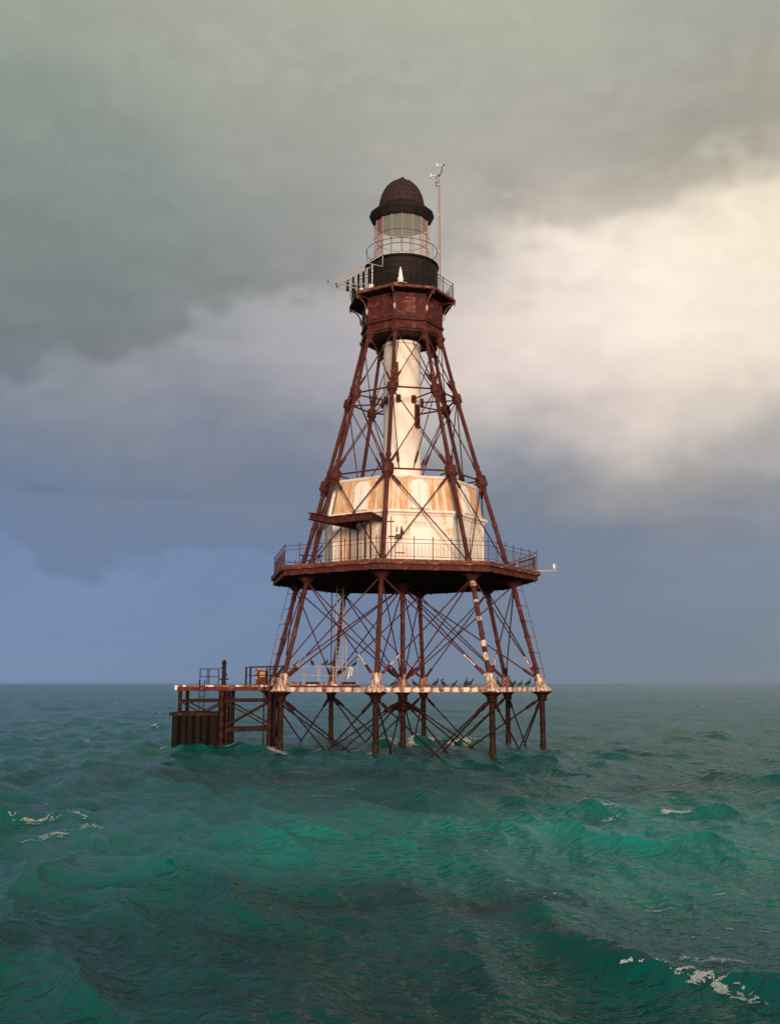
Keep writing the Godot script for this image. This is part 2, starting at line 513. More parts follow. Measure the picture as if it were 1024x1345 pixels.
func make_sea() -> void:
	var radii := [0.0, 2.0, 4.0, 6.0, 7.5]
	var f := 1340.0
	var dep := rad_to_deg(atan(4.0 / 8.5))
	while dep > 17.8:
		radii.append(4.0 / tan(deg_to_rad(dep)))
		dep -= 0.08
	var pix := tan(deg_to_rad(dep)) * f
	while pix > 1.6:
		radii.append(4.0 * f / pix)
		pix -= 0.8 if pix > 120.0 else (0.42 if pix > 14.0 else 0.3)
	for r in [4000.0, 6000.0, 9000.0, 16000.0]: radii.append(r)
	var angs := []
	var half := 26.0
	var last := 520
	for i in last + 1: angs.append(-half + 2.0 * half * i / last)
	var rest := 50
	for i in range(1, rest): angs.append(half + (360.0 - 2.0 * half) * i / rest)
	var na := angs.size()
	var nr := radii.size()
	var V := PackedVector3Array()
	var N := PackedVector3Array()
	var C := PackedColorArray()
	V.resize(na * nr)
	N.resize(na * nr)
	C.resize(na * nr)
	var ca := PackedFloat32Array()
	var sa := PackedFloat32Array()
	for a in angs:
		ca.append(cos(deg_to_rad(a)))
		sa.append(sin(deg_to_rad(a)))
	for i in nr:
		var r: float = radii[i]
		var gap: float = (radii[i + 1] - r) if i < nr - 1 else 5000.0
		for k in na:
			var x := EYE.x + r * sa[k]
			var z := EYE.z - r * ca[k]
			var finest := maxf(gap * 1.7, r * 0.0042) if k <= last else maxf(gap * 2.2, r * 0.25)
			if r < 2500.0 and k <= last: finest = minf(finest, 3.6)      # the longer waves run on to the horizon
			if r < 7.0: finest = maxf(finest, 4.0)
			V[i * na + k] = sea(x, z, finest) if r > 0.0 and finest < 17.0 else Vector3(x, 0, z)
			C[i * na + k] = body_colour(x, z) if r < 700.0 and k <= last + 1 else Color(0.003, 0.110, 0.108)
	for i in nr:
		for k in na:
			var a := V[mini(i + 1, nr - 1) * na + k] - V[maxi(i - 1, 0) * na + k]
			var b := V[i * na + (k + 1) % na] - V[i * na + (k + na - 1) % na]
			var nn := b.cross(a)
			N[i * na + k] = Vector3.UP if i < 2 or nn.y <= 0.0 else nn.normalized()
	var I := PackedInt32Array()
	I.resize((nr - 1) * na * 6)
	var q := 0
	for i in nr - 1:
		for k in na:
			var k2 := (k + 1) % na
			var a := i * na + k
			var b := i * na + k2
			var c := (i + 1) * na + k2
			var d := (i + 1) * na + k
			I[q] = a; I[q + 1] = d; I[q + 2] = c
			I[q + 3] = a; I[q + 4] = c; I[q + 5] = b
			q += 6
	var arr := []
	arr.resize(Mesh.ARRAY_MAX)
	arr[Mesh.ARRAY_VERTEX] = V
	arr[Mesh.ARRAY_NORMAL] = N
	arr[Mesh.ARRAY_COLOR] = C
	arr[Mesh.ARRAY_INDEX] = I
	var m := ArrayMesh.new()
	m.add_surface_from_arrays(Mesh.PRIMITIVE_TRIANGLES, arr)
	var o := put(m, "sea", M.water)
	tag(o, "choppy green reef sea reaching the horizon", "sea", "", "structure")

# lacy foam: little scraps lying on the water, [x, z, length, width, heading in degrees, share, cell]
func make_foam() -> void:
	var st := SurfaceTool.new()
	st.begin(Mesh.PRIMITIVE_TRIANGLES)
	var lace := FastNoiseLite.new()
	lace.seed = 5
	lace.frequency = 1.0
	lace.noise_type = FastNoiseLite.TYPE_CELLULAR
	lace.cellular_return_type = FastNoiseLite.RETURN_DISTANCE2_SUB
	var blot := FastNoiseLite.new()
	blot.seed = 6
	blot.frequency = 1.0
	blot.fractal_octaves = 3
	rng.seed = 99
	var spots := [
		[3.3, 52.1, 0.6, 0.14, -58.0, 0.8, 0.0105, 8.0], [3.6, 52.7, 0.3, 0.1, -58.0, 0.7, 0.0105, 8.0], [3.75, 51.7, 0.9, 0.35, -45.0, 0.5, 0.0105, 7.0], [4.4, 52.6, 0.5, 0.25, -40.0, 0.5, 0.0105, 7.0], [4.3, 51.9, 0.5, 0.2, -30.0, 0.55, 0.012, 6.0], [4.1, 50.4, 0.6, 0.14, -20.0, 0.35, 0.012, 6.0],
		[5.2, 47.6, 0.9, 0.16, -14.0, 0.4, 0.014, 5.0], [4.4, 48.5, 0.6, 0.1, -14.0, 0.3, 0.014, 5.0], [2.0, 49.6, 0.4, 0.1, -50.0, 0.3, 0.02, 3.0],
		[-11.7, 33.6, 0.7, 0.3, -10.0, 0.7, 0.024, 3.2], [-10.4, 33.9, 0.7, 0.14, -30.0, 0.5, 0.022, 3.2], [-10.3, 36.6, 0.9, 0.4, 25.0, 0.7, 0.022, 3.2], [-9.3, 36.2, 0.4, 0.5, 40.0, 0.55, 0.022, 3.2], [-10.0, 31.6, 0.6, 0.14, 20.0, 0.5, 0.024, 3.2],
		[6.6, 32.2, 0.7, 0.2, -5.0, 0.75, 0.024, 3.2], [8.4, 32.0, 1.6, 0.28, -8.0, 0.5, 0.024, 3.2], [9.9, 32.2, 0.6, 0.2, -10.0, 0.45, 0.024, 3.2], [5.9, 33.3, 0.4, 0.16, 0.0, 0.7, 0.024, 3.2], [5.4, 36.6, 0.4, 0.3, -60.0, 0.3, 0.024, 3.2],
		[-2.9, 29.0, 0.6, 0.14, 12.0, 0.7, 0.026, 3.0], [-2.2, 26.6, 0.4, 0.12, 0.0, 0.5, 0.026, 3.0], [-4.3, 26.4, 0.3, 0.1, 0.0, 0.5, 0.026, 3.0],
		[-22.4, -7.0, 1.3, 0.8, 5.0, 0.6, 0.09, 1.0], [-25.2, -7.0, 0.9, 0.4, 5.0, 0.6, 0.09, 1.0], [-0.4, -2.4, 2.2, 1.3, -20.0, 0.75, 0.05, 1.6], [2.8, -3.6, 2.6, 1.2, -20.0, 0.75, 0.05, 1.6], [1.1, -0.6, 2.4, 0.9, -15.0, 0.5, 0.05, 2.0], [4.4, -2.6, 1.6, 0.7, -15.0, 0.45, 0.05, 2.0],
		[-7.2, 5.3, 0.8, 0.5, 0.0, 0.75, 0.06, 1.5], [-8.6, 3.2, 0.7, 0.5, 0.0, 0.6, 0.06, 1.5], [-10.4, 2.6, 1.6, 0.4, 0.0, 0.5, 0.06, 1.5], [-4.7, 5.9, 0.7, 0.35, 10.0, 0.55, 0.06, 1.5], [-2.8, 2.6, 0.8, 0.5, 0.0, 0.5, 0.06, 1.5], [-14.9, 1.9, 0.3, 0.6, 0.0, 0.5, 0.06, 1.5],
		[5.1, 8.3, 0.5, 0.2, 0.0, 0.4, 0.06, 1.5], [3.6, 3.2, 1.0, 0.3, -5.0, 0.4, 0.06, 1.5], [7.3, 0.4, 1.0, 0.3, -5.0, 0.5, 0.06, 1.5], [8.9, 2.2, 0.4, 0.2, 0.0, 0.4, 0.06, 1.5]]
	for q in [0.0, 45.0, 90.0, 135.0, 315.0]:      # wash about the piles
		var at := W(q, 8.8, 0.0)
		spots.append([at.x - 0.15, at.z + 0.25, 0.55, 0.22, 5.0, 0.6, 0.035, 3.0])
		spots.append([at.x + 0.35, at.z - 0.1, 0.5, 0.12, -5.0, 0.45, 0.035, 3.0])
	for i in 26:                              # thin trails drifting off the crests
		var tx := rng.randf_range(1.8, 6.5)
		var tz := rng.randf_range(44.0, 52.5)
		if i > 15:
			tx = rng.randf_range(-14.0, 12.0)
			tz = rng.randf_range(24.0, 40.0)
		spots.append([tx, tz, rng.randf_range(0.25, 0.8), rng.randf_range(0.03, 0.09), rng.randf_range(-28.0, 0.0), rng.randf_range(0.35, 0.6), 0.016 if i < 16 else 0.035, 5.0])
	for i in 46:                              # far whitecaps
		var r := 90.0 * pow(7.0, rng.randf())
		var a := rng.randf_range(-26.0, 26.0)
		if i < 14: a = rng.randf_range(-24.0, -8.0)
		spots.append([EYE.x + r * sin(deg_to_rad(a)), EYE.z - r * cos(deg_to_rad(a)), rng.randf_range(0.5, 1.6), rng.randf_range(0.25, 0.6), rng.randf_range(-15, 15), 0.7, 0.16 + r * 0.0008, 0.8])
	for s in spots:
		var h := deg_to_rad(s[4])
		var ux := Vector2(cos(h), -sin(h))
		var uz := Vector2(sin(h), cos(h))
		var cell: float = s[6]
		var far := Vector2(s[0] - EYE.x, s[1] - EYE.z).length()
		var finest := maxf(far * 0.0042, far * far / 5360.0 * (0.8 if far < 44.0 else 0.42) * 1.7)
		finest = minf(finest, 3.6)
		var nu := int(s[2] * 1.3 / cell)
		var nv := int(s[3] * 1.3 / cell)
		for iu in range(-nu, nu):
			for iv in range(-nv, nv):
				var u := (iu + 0.5) * cell
				var v := (iv + 0.5) * cell
				var e: float = 1.0 - (u * u / (s[2] * s[2]) + v * v / (s[3] * s[3]))
				var n := lace.get_noise_2d(u * s[7] * 3.6 + s[0] * 3.0, v * s[7] * 7.0)       # about -1 in a cell's edge
				var b := blot.get_noise_2d(u * 2.2 / s[2] + s[1] * 7.0, v * 3.0 / s[2])
				var want: float = clampf(e, -0.4, 1.0) * 0.7 + b * 1.3 - 0.5 + (s[5] - 0.5) - (n + 1.0) * 1.6
				if want < 0.0: continue
				var thick: float = clampf(want, 0.0, 0.5) * minf(0.1, s[3] * 0.2)
				var corner := []
				for c in [[-0.62, -0.62], [0.62, -0.62], [0.62, 0.62], [-0.62, 0.62]]:
					var uu: float = u + c[0] * cell * rng.randf_range(0.6, 1.25)
					var vv: float = v + c[1] * cell * rng.randf_range(0.6, 1.25)
					var w := Vector2(s[0], s[1]) + ux * uu + uz * vv
					var p := sea(w.x, w.y, finest) if finest < 17.0 else Vector3(w.x, 0, w.y)
					p.y += 0.012 + far * 0.0004 + (0.22 if far > 100.0 else 0.0) + thick * rng.randf_range(0.3, 1.0)
					corner.append(p)
				for k in [0, 2, 1, 0, 3, 2]: st.add_vertex(corner[k])
	st.generate_normals()
	var o := put(st.commit(), "sea_foam", M.foam)
	tag(o, "scraps of white foam on the breaking wave crests", "foam", "", "stuff")

# ------------------------------------------------------------------ lighthouse
const LV := [[3.64, 8.8], [10.3, 7.1], [17.0, 5.21], [22.63, 3.67], [26.95, 2.62]]      # height, radius of the leg joints

func rod_between(t: Node, a: Vector3, b: Vector3, r: float, thick0 := 0.0, thick1 := 0.0, m: Material = null) -> MeshInstance3D:
	# a tie rod with a turnbuckle swelling near one or both ends
	var pts := []
	var rad := []
	var l := (b - a).length()
	var steps := [[0.0, r]]
	if thick0 > 0.0: steps += [[0.42 / l, r], [0.5 / l, thick0], [1.15 / l, thick0], [1.25 / l, r]]
	if thick1 > 0.0: steps += [[1.0 - 1.25 / l, r], [1.0 - 1.15 / l, thick1], [1.0 - 0.5 / l, thick1], [1.0 - 0.42 / l, r]]
	steps.append([1.0, r])
	for s in steps:
		pts.append(a.lerp(b, s[0]))
		rad.append(s[1])
	return put(tube(pts, rad, 8), "tie_rod", m if m else M.iron, t)

func make_tower() -> void:
	var t := thing("lighthouse", "rusty red iron skeleton lighthouse with white octagonal house and column", "lighthouse", Vector3.ZERO, PHI)
	var legs := [0.0, 45.0, 90.0, 135.0, 180.0, 225.0, 270.0, 315.0]
	# --- piles, caps, ring
	for i in 9:
		var at := P(legs[i], 8.8, 0.0) if i < 8 else Vector3.ZERO
		var r := 0.165 if i < 8 else 0.17
		var pile := put(lathe([[r, -4.0], [r, 1.45], [r + 0.035, 1.46], [r + 0.035, 1.6], [r, 1.61], [r, 3.1]], 14, at), "pile", M.iron_wet, t)
		put(lathe([[r + 0.004, -0.9], [r + 0.03, -0.5], [r + 0.035, 0.1], [r + 0.02, 0.45], [r + 0.004, 0.7]], 14, at, 0.0, TAU, true, false), "weed_band", M.weed, pile)
		if i == 8:
			put(lathe([[0.2, 2.2], [0.46, 2.35], [0.46, 2.75], [0.24, 2.8]], 14, at), "collar", M.iron_wet, pile)
		put(lathe([[r + 0.05, 2.92], [r + 0.14, 2.96], [r + 0.14, 3.06], [r + 0.1, 3.1], [0.36, 3.3], [0.62, 3.46], [0.64, 3.52], [0.0, 3.53]], 14, at), "pile_cap", M.iron_wet, t)
		# crusted socket over the ring
		var seg := 18
		rng.seed = 300 + i
		var st := SurfaceTool.new()
		st.begin(Mesh.PRIMITIVE_TRIANGLES)
		var prof := [[0.56, 3.54], [0.6, 3.66], [0.5, 3.78], [0.37, 3.93], [0.3, 4.15], [0.25, 4.4], [0.3, 4.46], [0.29, 4.54], [0.17, 4.6]]
		var ring := []
		for p in prof:
			var line := []
			for k in seg:
				var rr: float = p[0] * rng.randf_range(0.88, 1.1)
				var lean: Vector3 = at.normalized() * -0.25 * (p[1] - 3.64) if i < 8 else Vector3.ZERO
				line.append(at + lean + P(360.0 * k / seg, rr, p[1] + rng.randf_range(-0.04, 0.04)))
			ring.append(line)
		for j in prof.size() - 1:
			for k in seg:
				quad(st, ring[j + 1][k], ring[j + 1][(k + 1) % seg], ring[j][(k + 1) % seg], ring[j][k], 1)
		st.generate_normals()
		put(st.commit(), "socket", M.socket_crust if legs[i % 8] in [0.0, 45.0, 90.0, 315.0] and i < 8 else M.guano_speckled, t)
	for i in 8:
		var a := P(legs[i], 8.72, 3.64)
		var b := P(legs[i] + 45.0, 8.72, 3.64)
		var near: bool = legs[i] in [0.0, 45.0, 315.0]
		var rb := put(prism(rect(-0.11, -0.13, 0.11, 0.13), a, Vector3.UP.cross((b - a).normalized()), Vector3.UP, (b - a).normalized(), (b - a).length()), "ring_beam", M.guano if near else M.guano_speckled, t)
		var flip := P(legs[i] + 22.5, 0.12, 0.0)
		beam(rb, "flange", a + flip + Vector3(0, -0.13, 0), b + flip + Vector3(0, -0.13, 0), 0.2, 0.03, M.guano_speckled)
		beam(t, "radial_beam", P(legs[i], 0.3, 3.62), P(legs[i], 8.6, 3.62), 0.16, 0.22, M.iron_wet)
	# --- tie rods below the ring: they cross at the water
	for i in 8:
		for s in [45.0, -45.0]:
			var a := P(legs[i], 8.8, 3.2)
			var b := P(legs[i] + s, 8.8, -2.9)
			var o := rod_between(t, a, a.lerp(b, 0.66), 0.05, 0.1, 0.0, M.iron_wet)
			o.name = "lower_tie_rod"
		var c := P(legs[i], 8.8, 3.15)
		rod_between(t, c, c.lerp(Vector3(0, -2.9, 0), 0.66), 0.05, 0.1, 0.0, M.iron_wet)
		var e := P(legs[i], 0.2, 2.9)
		rod_between(t, e, e.lerp(P(legs[i], 8.8, -2.9), 0.62), 0.05, 0.1, 0.0, M.iron_wet)
	# --- legs
	for i in 9:
		var pts := []
		var rad := []
		var lines := [[4.5, 0.15], [5.2, 0.15], [6.75, 0.15], [6.8, 0.18], [6.95, 0.18], [7.0, 0.15], [9.3, 0.15], [9.4, 0.19], [9.65, 0.19], [9.7, 0.15], [10.6, 0.15], [11.0, 0.15], [11.05, 0.23], [11.45, 0.22], [11.5, 0.155], [13.9, 0.15], [14.0, 0.19], [14.15, 0.19], [14.2, 0.15], [16.0, 0.15], [16.3, 0.15], [17.8, 0.15], [17.85, 0.19], [18.0, 0.19], [18.05, 0.145], [21.6, 0.14], [22.63, 0.14], [23.6, 0.14], [23.65, 0.17], [23.8, 0.17], [23.85, 0.13], [26.9, 0.125]]
		for l in lines:
			if i == 8 and l[0] > 10.6: break
			pts.append(P(legs[i % 8], leg_radius(l[0]) if i < 8 else 0.0, l[0]))
			rad.append(l[1] * (1.0 if i == 8 else 0.93))
		var leg := put(tube(pts, rad, 12), "leg" if i < 8 else "centre_post", M.iron, t)
		# bolts on the couplings
		if i < 8:
			put(lathe([[0.2, 10.0], [0.28, 10.1], [0.5, 10.3], [0.68, 10.4], [0.7, 10.46], [0.0, 10.47]], 8, P(legs[i], 7.15, 0.0)), "capital", M.iron, leg)
		else:
			put(lathe([[0.2, 9.9], [0.3, 10.0], [0.6, 10.3], [0.75, 10.4], [0.0, 10.46]], 8), "capital", M.iron, leg)
		if legs[i % 8] == 45.0 and i < 8:          # droppings down the leg that the birds use most
			for g in [[5.3, 5.75, 0.2], [6.1, 6.45, 0.19], [7.6, 7.85, 0.19], [8.7, 8.85, 0.185], [9.6, 9.95, 0.22]]:
				put(tube([P(45, leg_radius(g[0]), g[0]), P(45, leg_radius((g[0] + g[1]) * 0.5), (g[0] + g[1]) * 0.5), P(45, leg_radius(g[1]), g[1])], [0.155, g[2], 0.155], 9), "guano_crust", M.guano, leg)
	# --- tie rods between ring and platform
	for i in 8:
		for s in [45.0, -45.0]:
			var a := P(legs[i], leg_radius(4.2), 4.2)
			var b := P(legs[i] + s, 7.2, 10.2)
			var o := rod_between(t, a, b, 0.042, 0.09, 0.0)
			if legs[i] in [0.0, 45.0, 90.0, 315.0]:
				put(tube([a, a.lerp(b, 0.08), a.lerp(b, 0.16), a.lerp(b, 0.24)], [0.06, 0.085, 0.065, 0.043], 8), "guano_crust", M.guano if legs[i] != 315.0 else M.guano_speckled, o)
		rod_between(t, P(legs[i], leg_radius(4.2), 4.2), P(legs[i], 0.2, 10.0), 0.042, 0.09, 0.0)
		rod_between(t, P(legs[i], 0.2, 4.2), P(legs[i], 7.0, 10.0), 0.042, 0.09, 0.0)
	# --- joints, struts and rods above the platform
	for lv in [2, 3]:
		var y: float = LV[lv][0]
		var R: float = LV[lv][1]
		var k := 1.0 if lv == 2 else 0.86
		for i in 8:
			var c := P(legs[i], R, 0.0)
			var up := (P(legs[i], leg_radius(y + 1.0), y + 1.0) - P(legs[i], leg_radius(y - 1.0), y - 1.0)).normalized()
			var cc := P(legs[i], R, y)
			var pts := []
			var rad := []
			for p in [[-0.68, 0.16], [-0.62, 0.21], [-0.42, 0.21], [-0.38, 0.3], [-0.31, 0.375], [0.27, 0.375], [0.33, 0.3], [0.37, 0.2], [0.6, 0.2], [0.66, 0.16]]:
				pts.append(cc + up * p[0] * k)
				rad.append(p[1] * k)
			put(tube(pts, rad, 10), "joint", M.iron, t)
			bar(t, "strut", P(legs[i], R, y), P(legs[i] + 45.0, R, y), 0.06, M.iron)
			if lv == 3:
				bar(t, "radial_strut", P(legs[i], R, y - 0.12), P(legs[i], 1.2, y - 0.12), 0.05, M.iron)
				block(t, "clamp", P(legs[i], 1.33, y - 0.14), Vector3(0.26, 0.5, 0.2), M.iron, deg_to_rad(legs[i]))
			else:
				bar(t, "radial_strut", P(legs[i], R, y), P(legs[i], 4.2, y - 0.1), 0.05, M.iron)
	for i in 8:
		for s in [45.0, -45.0]:
			rod_between(t, P(legs[i], LV[2][1], 16.9), P(legs[i] + s, leg_radius(11.1) + 0.05, 11.1), 0.04, 0.085, 0.0)
			rod_between(t, P(legs[i], LV[2][1], 17.1), P(legs[i] + s, LV[3][1], 22.5), 0.038, 0.09, 0.0)
			rod_between(t, P(legs[i], LV[3][1], 22.75), P(legs[i] + s, LV[4][1], 26.8), 0.034, 0.075, 0.0)
		rod_between(t, P(legs[i], LV[3][1], 22.5), P(legs[i], 1.25, 17.8), 0.034, 0.0, 0.075)
		rod_between(t, P(legs[i], LV[3][1], 22.75), P(legs[i], 1.25, 26.6), 0.03, 0.07, 0.0)
	make_platform(t)
	make_house(t)
	make_top(t)

func leg_radius(y: float) -> float:
	for i in LV.size() - 1:
		if y <= LV[i + 1][0] or i == LV.size() - 2:
			return lerpf(LV[i][1], LV[i + 1][1], (y - LV[i][0]) / (LV[i + 1][0] - LV[i][0]))
	return 0.0

func octagon(R: float) -> Array:
	var o := []
	for i in 8: o.append(Vector2(sin(PI / 4 * i) * R, cos(PI / 4 * i) * R))
	return o

func make_platform(t: Node) -> void:
	var X := Vector3.RIGHT
	var Z := Vector3.BACK
	var deck := put(prism(octagon(8.78), Vector3(0, 10.78, 0), X, Z, Vector3.UP, 0.22), "deck", M.iron, t)
	for i in 8:
		var a := 45.0 * i
		var nrm := P(a + 22.5, 1.0, 0.0)
		var tan_ := (P(a + 45.0, 1, 0) - P(a, 1, 0)).normalized()
		put(prism([Vector2(0.0, 10.74), Vector2(0.0, 11.01), Vector2(0.1, 11.01), Vector2(0.1, 10.74)], P(a, 8.79, 0) , nrm, Vector3.UP, tan_, (P(a + 45.0, 8.79, 0) - P(a, 8.79, 0)).length()), "edge_plate", M.iron_worn, deck)
		put(prism([Vector2(-0.12, 10.42), Vector2(-0.12, 10.72), Vector2(0.0, 10.72), Vector2(0.0, 10.42)], P(a, 8.72, 0), nrm, Vector3.UP, tan_, (P(a + 45.0, 8.72, 0) - P(a, 8.72, 0)).length()), "fascia", M.iron, deck)
		for k in 5:
			var c := P(a, 8.73, 0).lerp(P(a + 45.0, 8.73, 0), (k + 0.5) / 5.0)
			beam(deck, "joist_end", c + nrm * 0.04 + Vector3(0, 10.36, 0), c + nrm * 0.04 + Vector3(0, 10.62, 0), 0.08, 0.06, M.iron)
		beam(deck, "girder", P(a, 0.2, 10.58), P(a, 8.6, 10.58), 0.16, 0.36, M.iron)
		for R in [2.6, 4.6, 6.6]:
			beam(deck, "joist", P(a, R, 10.56), P(a + 45.0, R, 10.56), 0.1, 0.32, M.iron)
		for k in [0.25, 0.5, 0.75]:
			var u := P(a, 8.6, 10.62).lerp(P(a + 45.0, 8.6, 10.62), k)
			var v := P(a, 2.6, 10.62).lerp(P(a + 45.0, 2.6, 10.62), k)
			beam(deck, "stringer", v, u, 0.08, 0.24, M.iron)
	# railings, one per side
	for i in 8:
		var a := 45.0 * i
		var p := P(a, 8.68, 0.0)
		var q := P(a + 45.0, 8.68, 0.0)
		var up := func(y: float) -> Vector3: return Vector3(0, y, 0)
		var top := put(tube([p + up.call(12.2), p.lerp(q, 0.5) + up.call(12.17), q + up.call(12.2)], [0.018, 0.018, 0.018], 6), "railing", M.iron, t)
		bar(top, "rail", p + up.call(11.95), q + up.call(11.95), 0.014, M.iron)
		bar(top, "rail", p + up.call(11.17), q + up.call(11.17), 0.014, M.iron)
		for k in 6:
			var c := p.lerp(q, k / 6.0)
			put(tube([c + up.call(11.0), c + up.call(12.2), c + up.call(12.25), c + up.call(12.31), c + up.call(12.36)], [0.026, 0.024, 0.024, 0.04, 0.01], 6), "post", M.iron, top)
		for k in 30:
			if k % 5 == 0: continue
			var c := p.lerp(q, k / 30.0)
			bar(top, "baluster", c + up.call(11.17), c + up.call(11.95), 0.009, M.iron)

func arch(w: float, y0: float, y1: float, rise: float) -> Array:
	var o := [Vector2(-w, y0), Vector2(w, y0)]
	for k in 9:
		var a := PI * k / 8.0
		o.append(Vector2(cos(a) * w, y1 - rise + sin(a) * rise))
	return o

func make_house(t: Node) -> void:
	var X := Vector3.RIGHT
	var Z := Vector3.BACK
	var ap := cos(PI / 8)
	rng.seed = 77
	for i in 8:
		var mid := 45.0 * i + 22.5
		var n := P(mid, 1.0, 0.0)
		var tn := P(mid + 90.0, 1.0, 0.0)          # to the right as seen from outside
		var half := 5.3 * sin(PI / 8)
		var wall := put(prism(rect(-half, 11.0, half, 14.1), n * (5.3 * ap - 0.14), tn, Vector3.UP, n, 0.14), "wall", M.white_paint, t)
		var wf := n * (5.3 * ap)
		# corner strip, seams and base
		put(prism(rect(half - 0.07, 11.0, half - 0.01, 14.08), wf, tn, Vector3.UP, n, 0.035), "corner_strip", M.white_paint, wall)
		put(prism(rect(-half + 0.01, 11.0, -half + 0.07, 14.08), wf, tn, Vector3.UP, n, 0.035), "corner_strip", M.white_paint, wall)
		put(prism(rect(-half + 0.08, 13.72, half - 0.08, 13.77), wf, tn, Vector3.UP, n, 0.02), "seam", M.white_paint, wall)
		put(prism(rect(-half + 0.08, 11.0, half - 0.08, 11.2), wf, tn, Vector3.UP, n, 0.03), "skirting", M.white_paint, wall)
		# cornice in three steps
		var cor := put(prism([Vector2(-0.3, 14.08), Vector2(0.0, 14.08), Vector2(0.06, 14.16), Vector2(0.06, 14.2), Vector2(0.22, 14.28), Vector2(0.22, 14.42), Vector2(-0.3, 14.5)], P(45.0 * i, 5.35, 0), n, Vector3.UP, -(P(45.0 * i, 5.35, 0) - P(45.0 * i + 45.0, 5.35, 0)).normalized(), (P(45.0 * i, 5.35, 0) - P(45.0 * i + 45.0, 5.35, 0)).length()), "cornice", M.white_paint, t)
		# steep roof of boards, rusty in streaks
		var lo := 5.28
		var hi := 4.82
		var y0 := 14.44
		var y1 := 16.52
		var a := n * (lo * ap) + Vector3(0, y0, 0)
		var b := n * (hi * ap) + Vector3(0, y1, 0)
		var sl := (b - a)
		var su := sl.normalized()
		var sn := tn.cross(su).normalized()
		if sn.dot(n) < 0: sn = -sn
		var hl := lo * sin(PI / 8)
		var hh := hi * sin(PI / 8)
		var roof := put(prism([Vector2(-hl, 0), Vector2(hl, 0), Vector2(hh, sl.length()), Vector2(-hh, sl.length())], a - sn * 0.1, tn, su, sn, 0.06), "steep_roof", M.board_0, t)
		var nb := 16
		for k in nb:
			var f0 := -1.0 + 2.0 * k / nb
			var f1 := -1.0 + 2.0 * (k + 1) / nb
			var tone := 0
			var mid_f := absf(f0 + f1) * 0.5
			tone = clampi(int(1.9 + rng.randfn(0.0, 0.75) + (0.6 if mid_f > 0.35 else -0.2)), 0, 3)
			var gapw := 0.008
			var lift := rng.randf_range(0.0, 0.012)
			put(prism([Vector2(f0 * hl + gapw, 0), Vector2(f1 * hl - gapw, 0), Vector2(f1 * hh - gapw, sl.length()), Vector2(f0 * hh + gapw, sl.length())], a - sn * 0.04, tn, su, sn, 0.04 + lift), "board", M["board_%d" % tone], roof)
		# dormer window with arched head and closed shutters
		var wo := a + su * 0.14
		var win := put(prism(arch(0.5, 0.0, 1.86, 0.3), wo, tn, su, sn, 0.12), "window", M.glossy_white, t)
		put(prism(arch(0.36, 0.12, 1.6, 0.08), wo + sn * 0.12, tn, su, sn, 0.025), "shutter", M.glossy_white, win)
		put(prism(rect(-0.60, -0.1, 0.60, 0.0), wo, tn, su, sn, 0.2), "sill", M.white_paint, win)
		put(prism(rect(-0.012, 0.14, 0.012, 1.56), wo + sn * 0.146, tn, su, sn, 0.012), "shutter_joint", M.galvanised, win)
		put(prism(rect(-0.62, 1.2, -0.5, 1.5), wo, tn, su, sn, 0.1), "hinge_block", M.white_paint, win)
		put(prism(rect(0.5, 1.2, 0.62, 1.5), wo, tn, su, sn, 0.1), "hinge_block", M.white_paint, win)
		# top moulding
		put(prism([Vector2(-0.3, 16.5), Vector2(0.06, 16.5), Vector2(0.12, 16.58), Vector2(0.12, 16.66), Vector2(-0.3, 16.72)], P(45.0 * i, 4.82, 0), n, Vector3.UP, -(P(45.0 * i, 4.82, 0) - P(45.0 * i + 45.0, 4.82, 0)).normalized(), (P(45.0 * i, 4.82, 0) - P(45.0 * i + 45.0, 4.82, 0)).length()), "top_moulding", M.white_paint, t)
		# doors and plates on the lower walls
		if i == 0:
			var door := put(prism(rect(-0.62, 11.22, 0.62, 13.42), wf, tn, Vector3.UP, n, 0.04), "door", M.glossy_white, wall)
			door.set_meta("label", "plain white door plate below the date")
			put(prism(rect(-0.68, 13.43, 0.68, 13.5), wf, tn, Vector3.UP, n, 0.06), "lintel", M.white_paint, wall)
			var tm := TextMesh.new()
			tm.text = "1876"
			tm.font = SystemFont.new()
			tm.font.font_names = PackedStringArray(["Droid Serif"])
			tm.font_size = 32
			tm.pixel_size = 0.0102
			tm.depth = 0.03
			var num := put(tm, "date_lettering", M.lettering, wall)
			num.transform = Transform3D(Basis(tn, Vector3.UP, n), wf + n * 0.02 + Vector3(0, 13.61, 0))
			for r in [[0.7, 12.05, 1.5, 12.12], [0.85, 11.62, 1.6, 11.7], [-1.55, 11.75, -0.95, 11.82]]:
				put(prism(rect(r[0], r[1], r[2], r[3]), wf, tn, Vector3.UP, n, 0.03), "hinge_strap", M.white_paint if r[0] > 0 else M.rust_stain, wall)
			put(prism(rect(-1.98, 12.72, -1.55, 12.8), wf, tn, Vector3.UP, n, 0.05), "bracket", M.iron, wall)
			put(prism(rect(-1.82, 11.0, -1.78, 14.0), wf, tn, Vector3.UP, n, 0.05), "pipe", M.iron_black, wall)
		elif i == 7:
			put(prism(rect(-1.5, 11.2, -0.7, 13.5), wf, tn, Vector3.UP, n, 0.03), "door", M.board_1, wall)
			put(prism(rect(-0.62, 11.2, -0.1, 13.5), wf - n * 0.02, tn, Vector3.UP, n, 0.03), "open_leaf", M.galvanised, wall)
			put(prism(rect(0.5, 11.2, 1.3, 13.5), wf, tn, Vector3.UP, n, 0.03), "door", M.white_paint, wall)
		elif i == 1:
			put(prism(rect(-0.9, 11.25, 0.2, 13.5), wf, tn, Vector3.UP, n, 0.025), "plate", M.white_paint, wall)
			put(prism(rect(-0.3, 12.9, -0.2, 13.0), wf, tn, Vector3.UP, n, 0.04), "bolt_plate", M.rust_stain, wall)
		else:
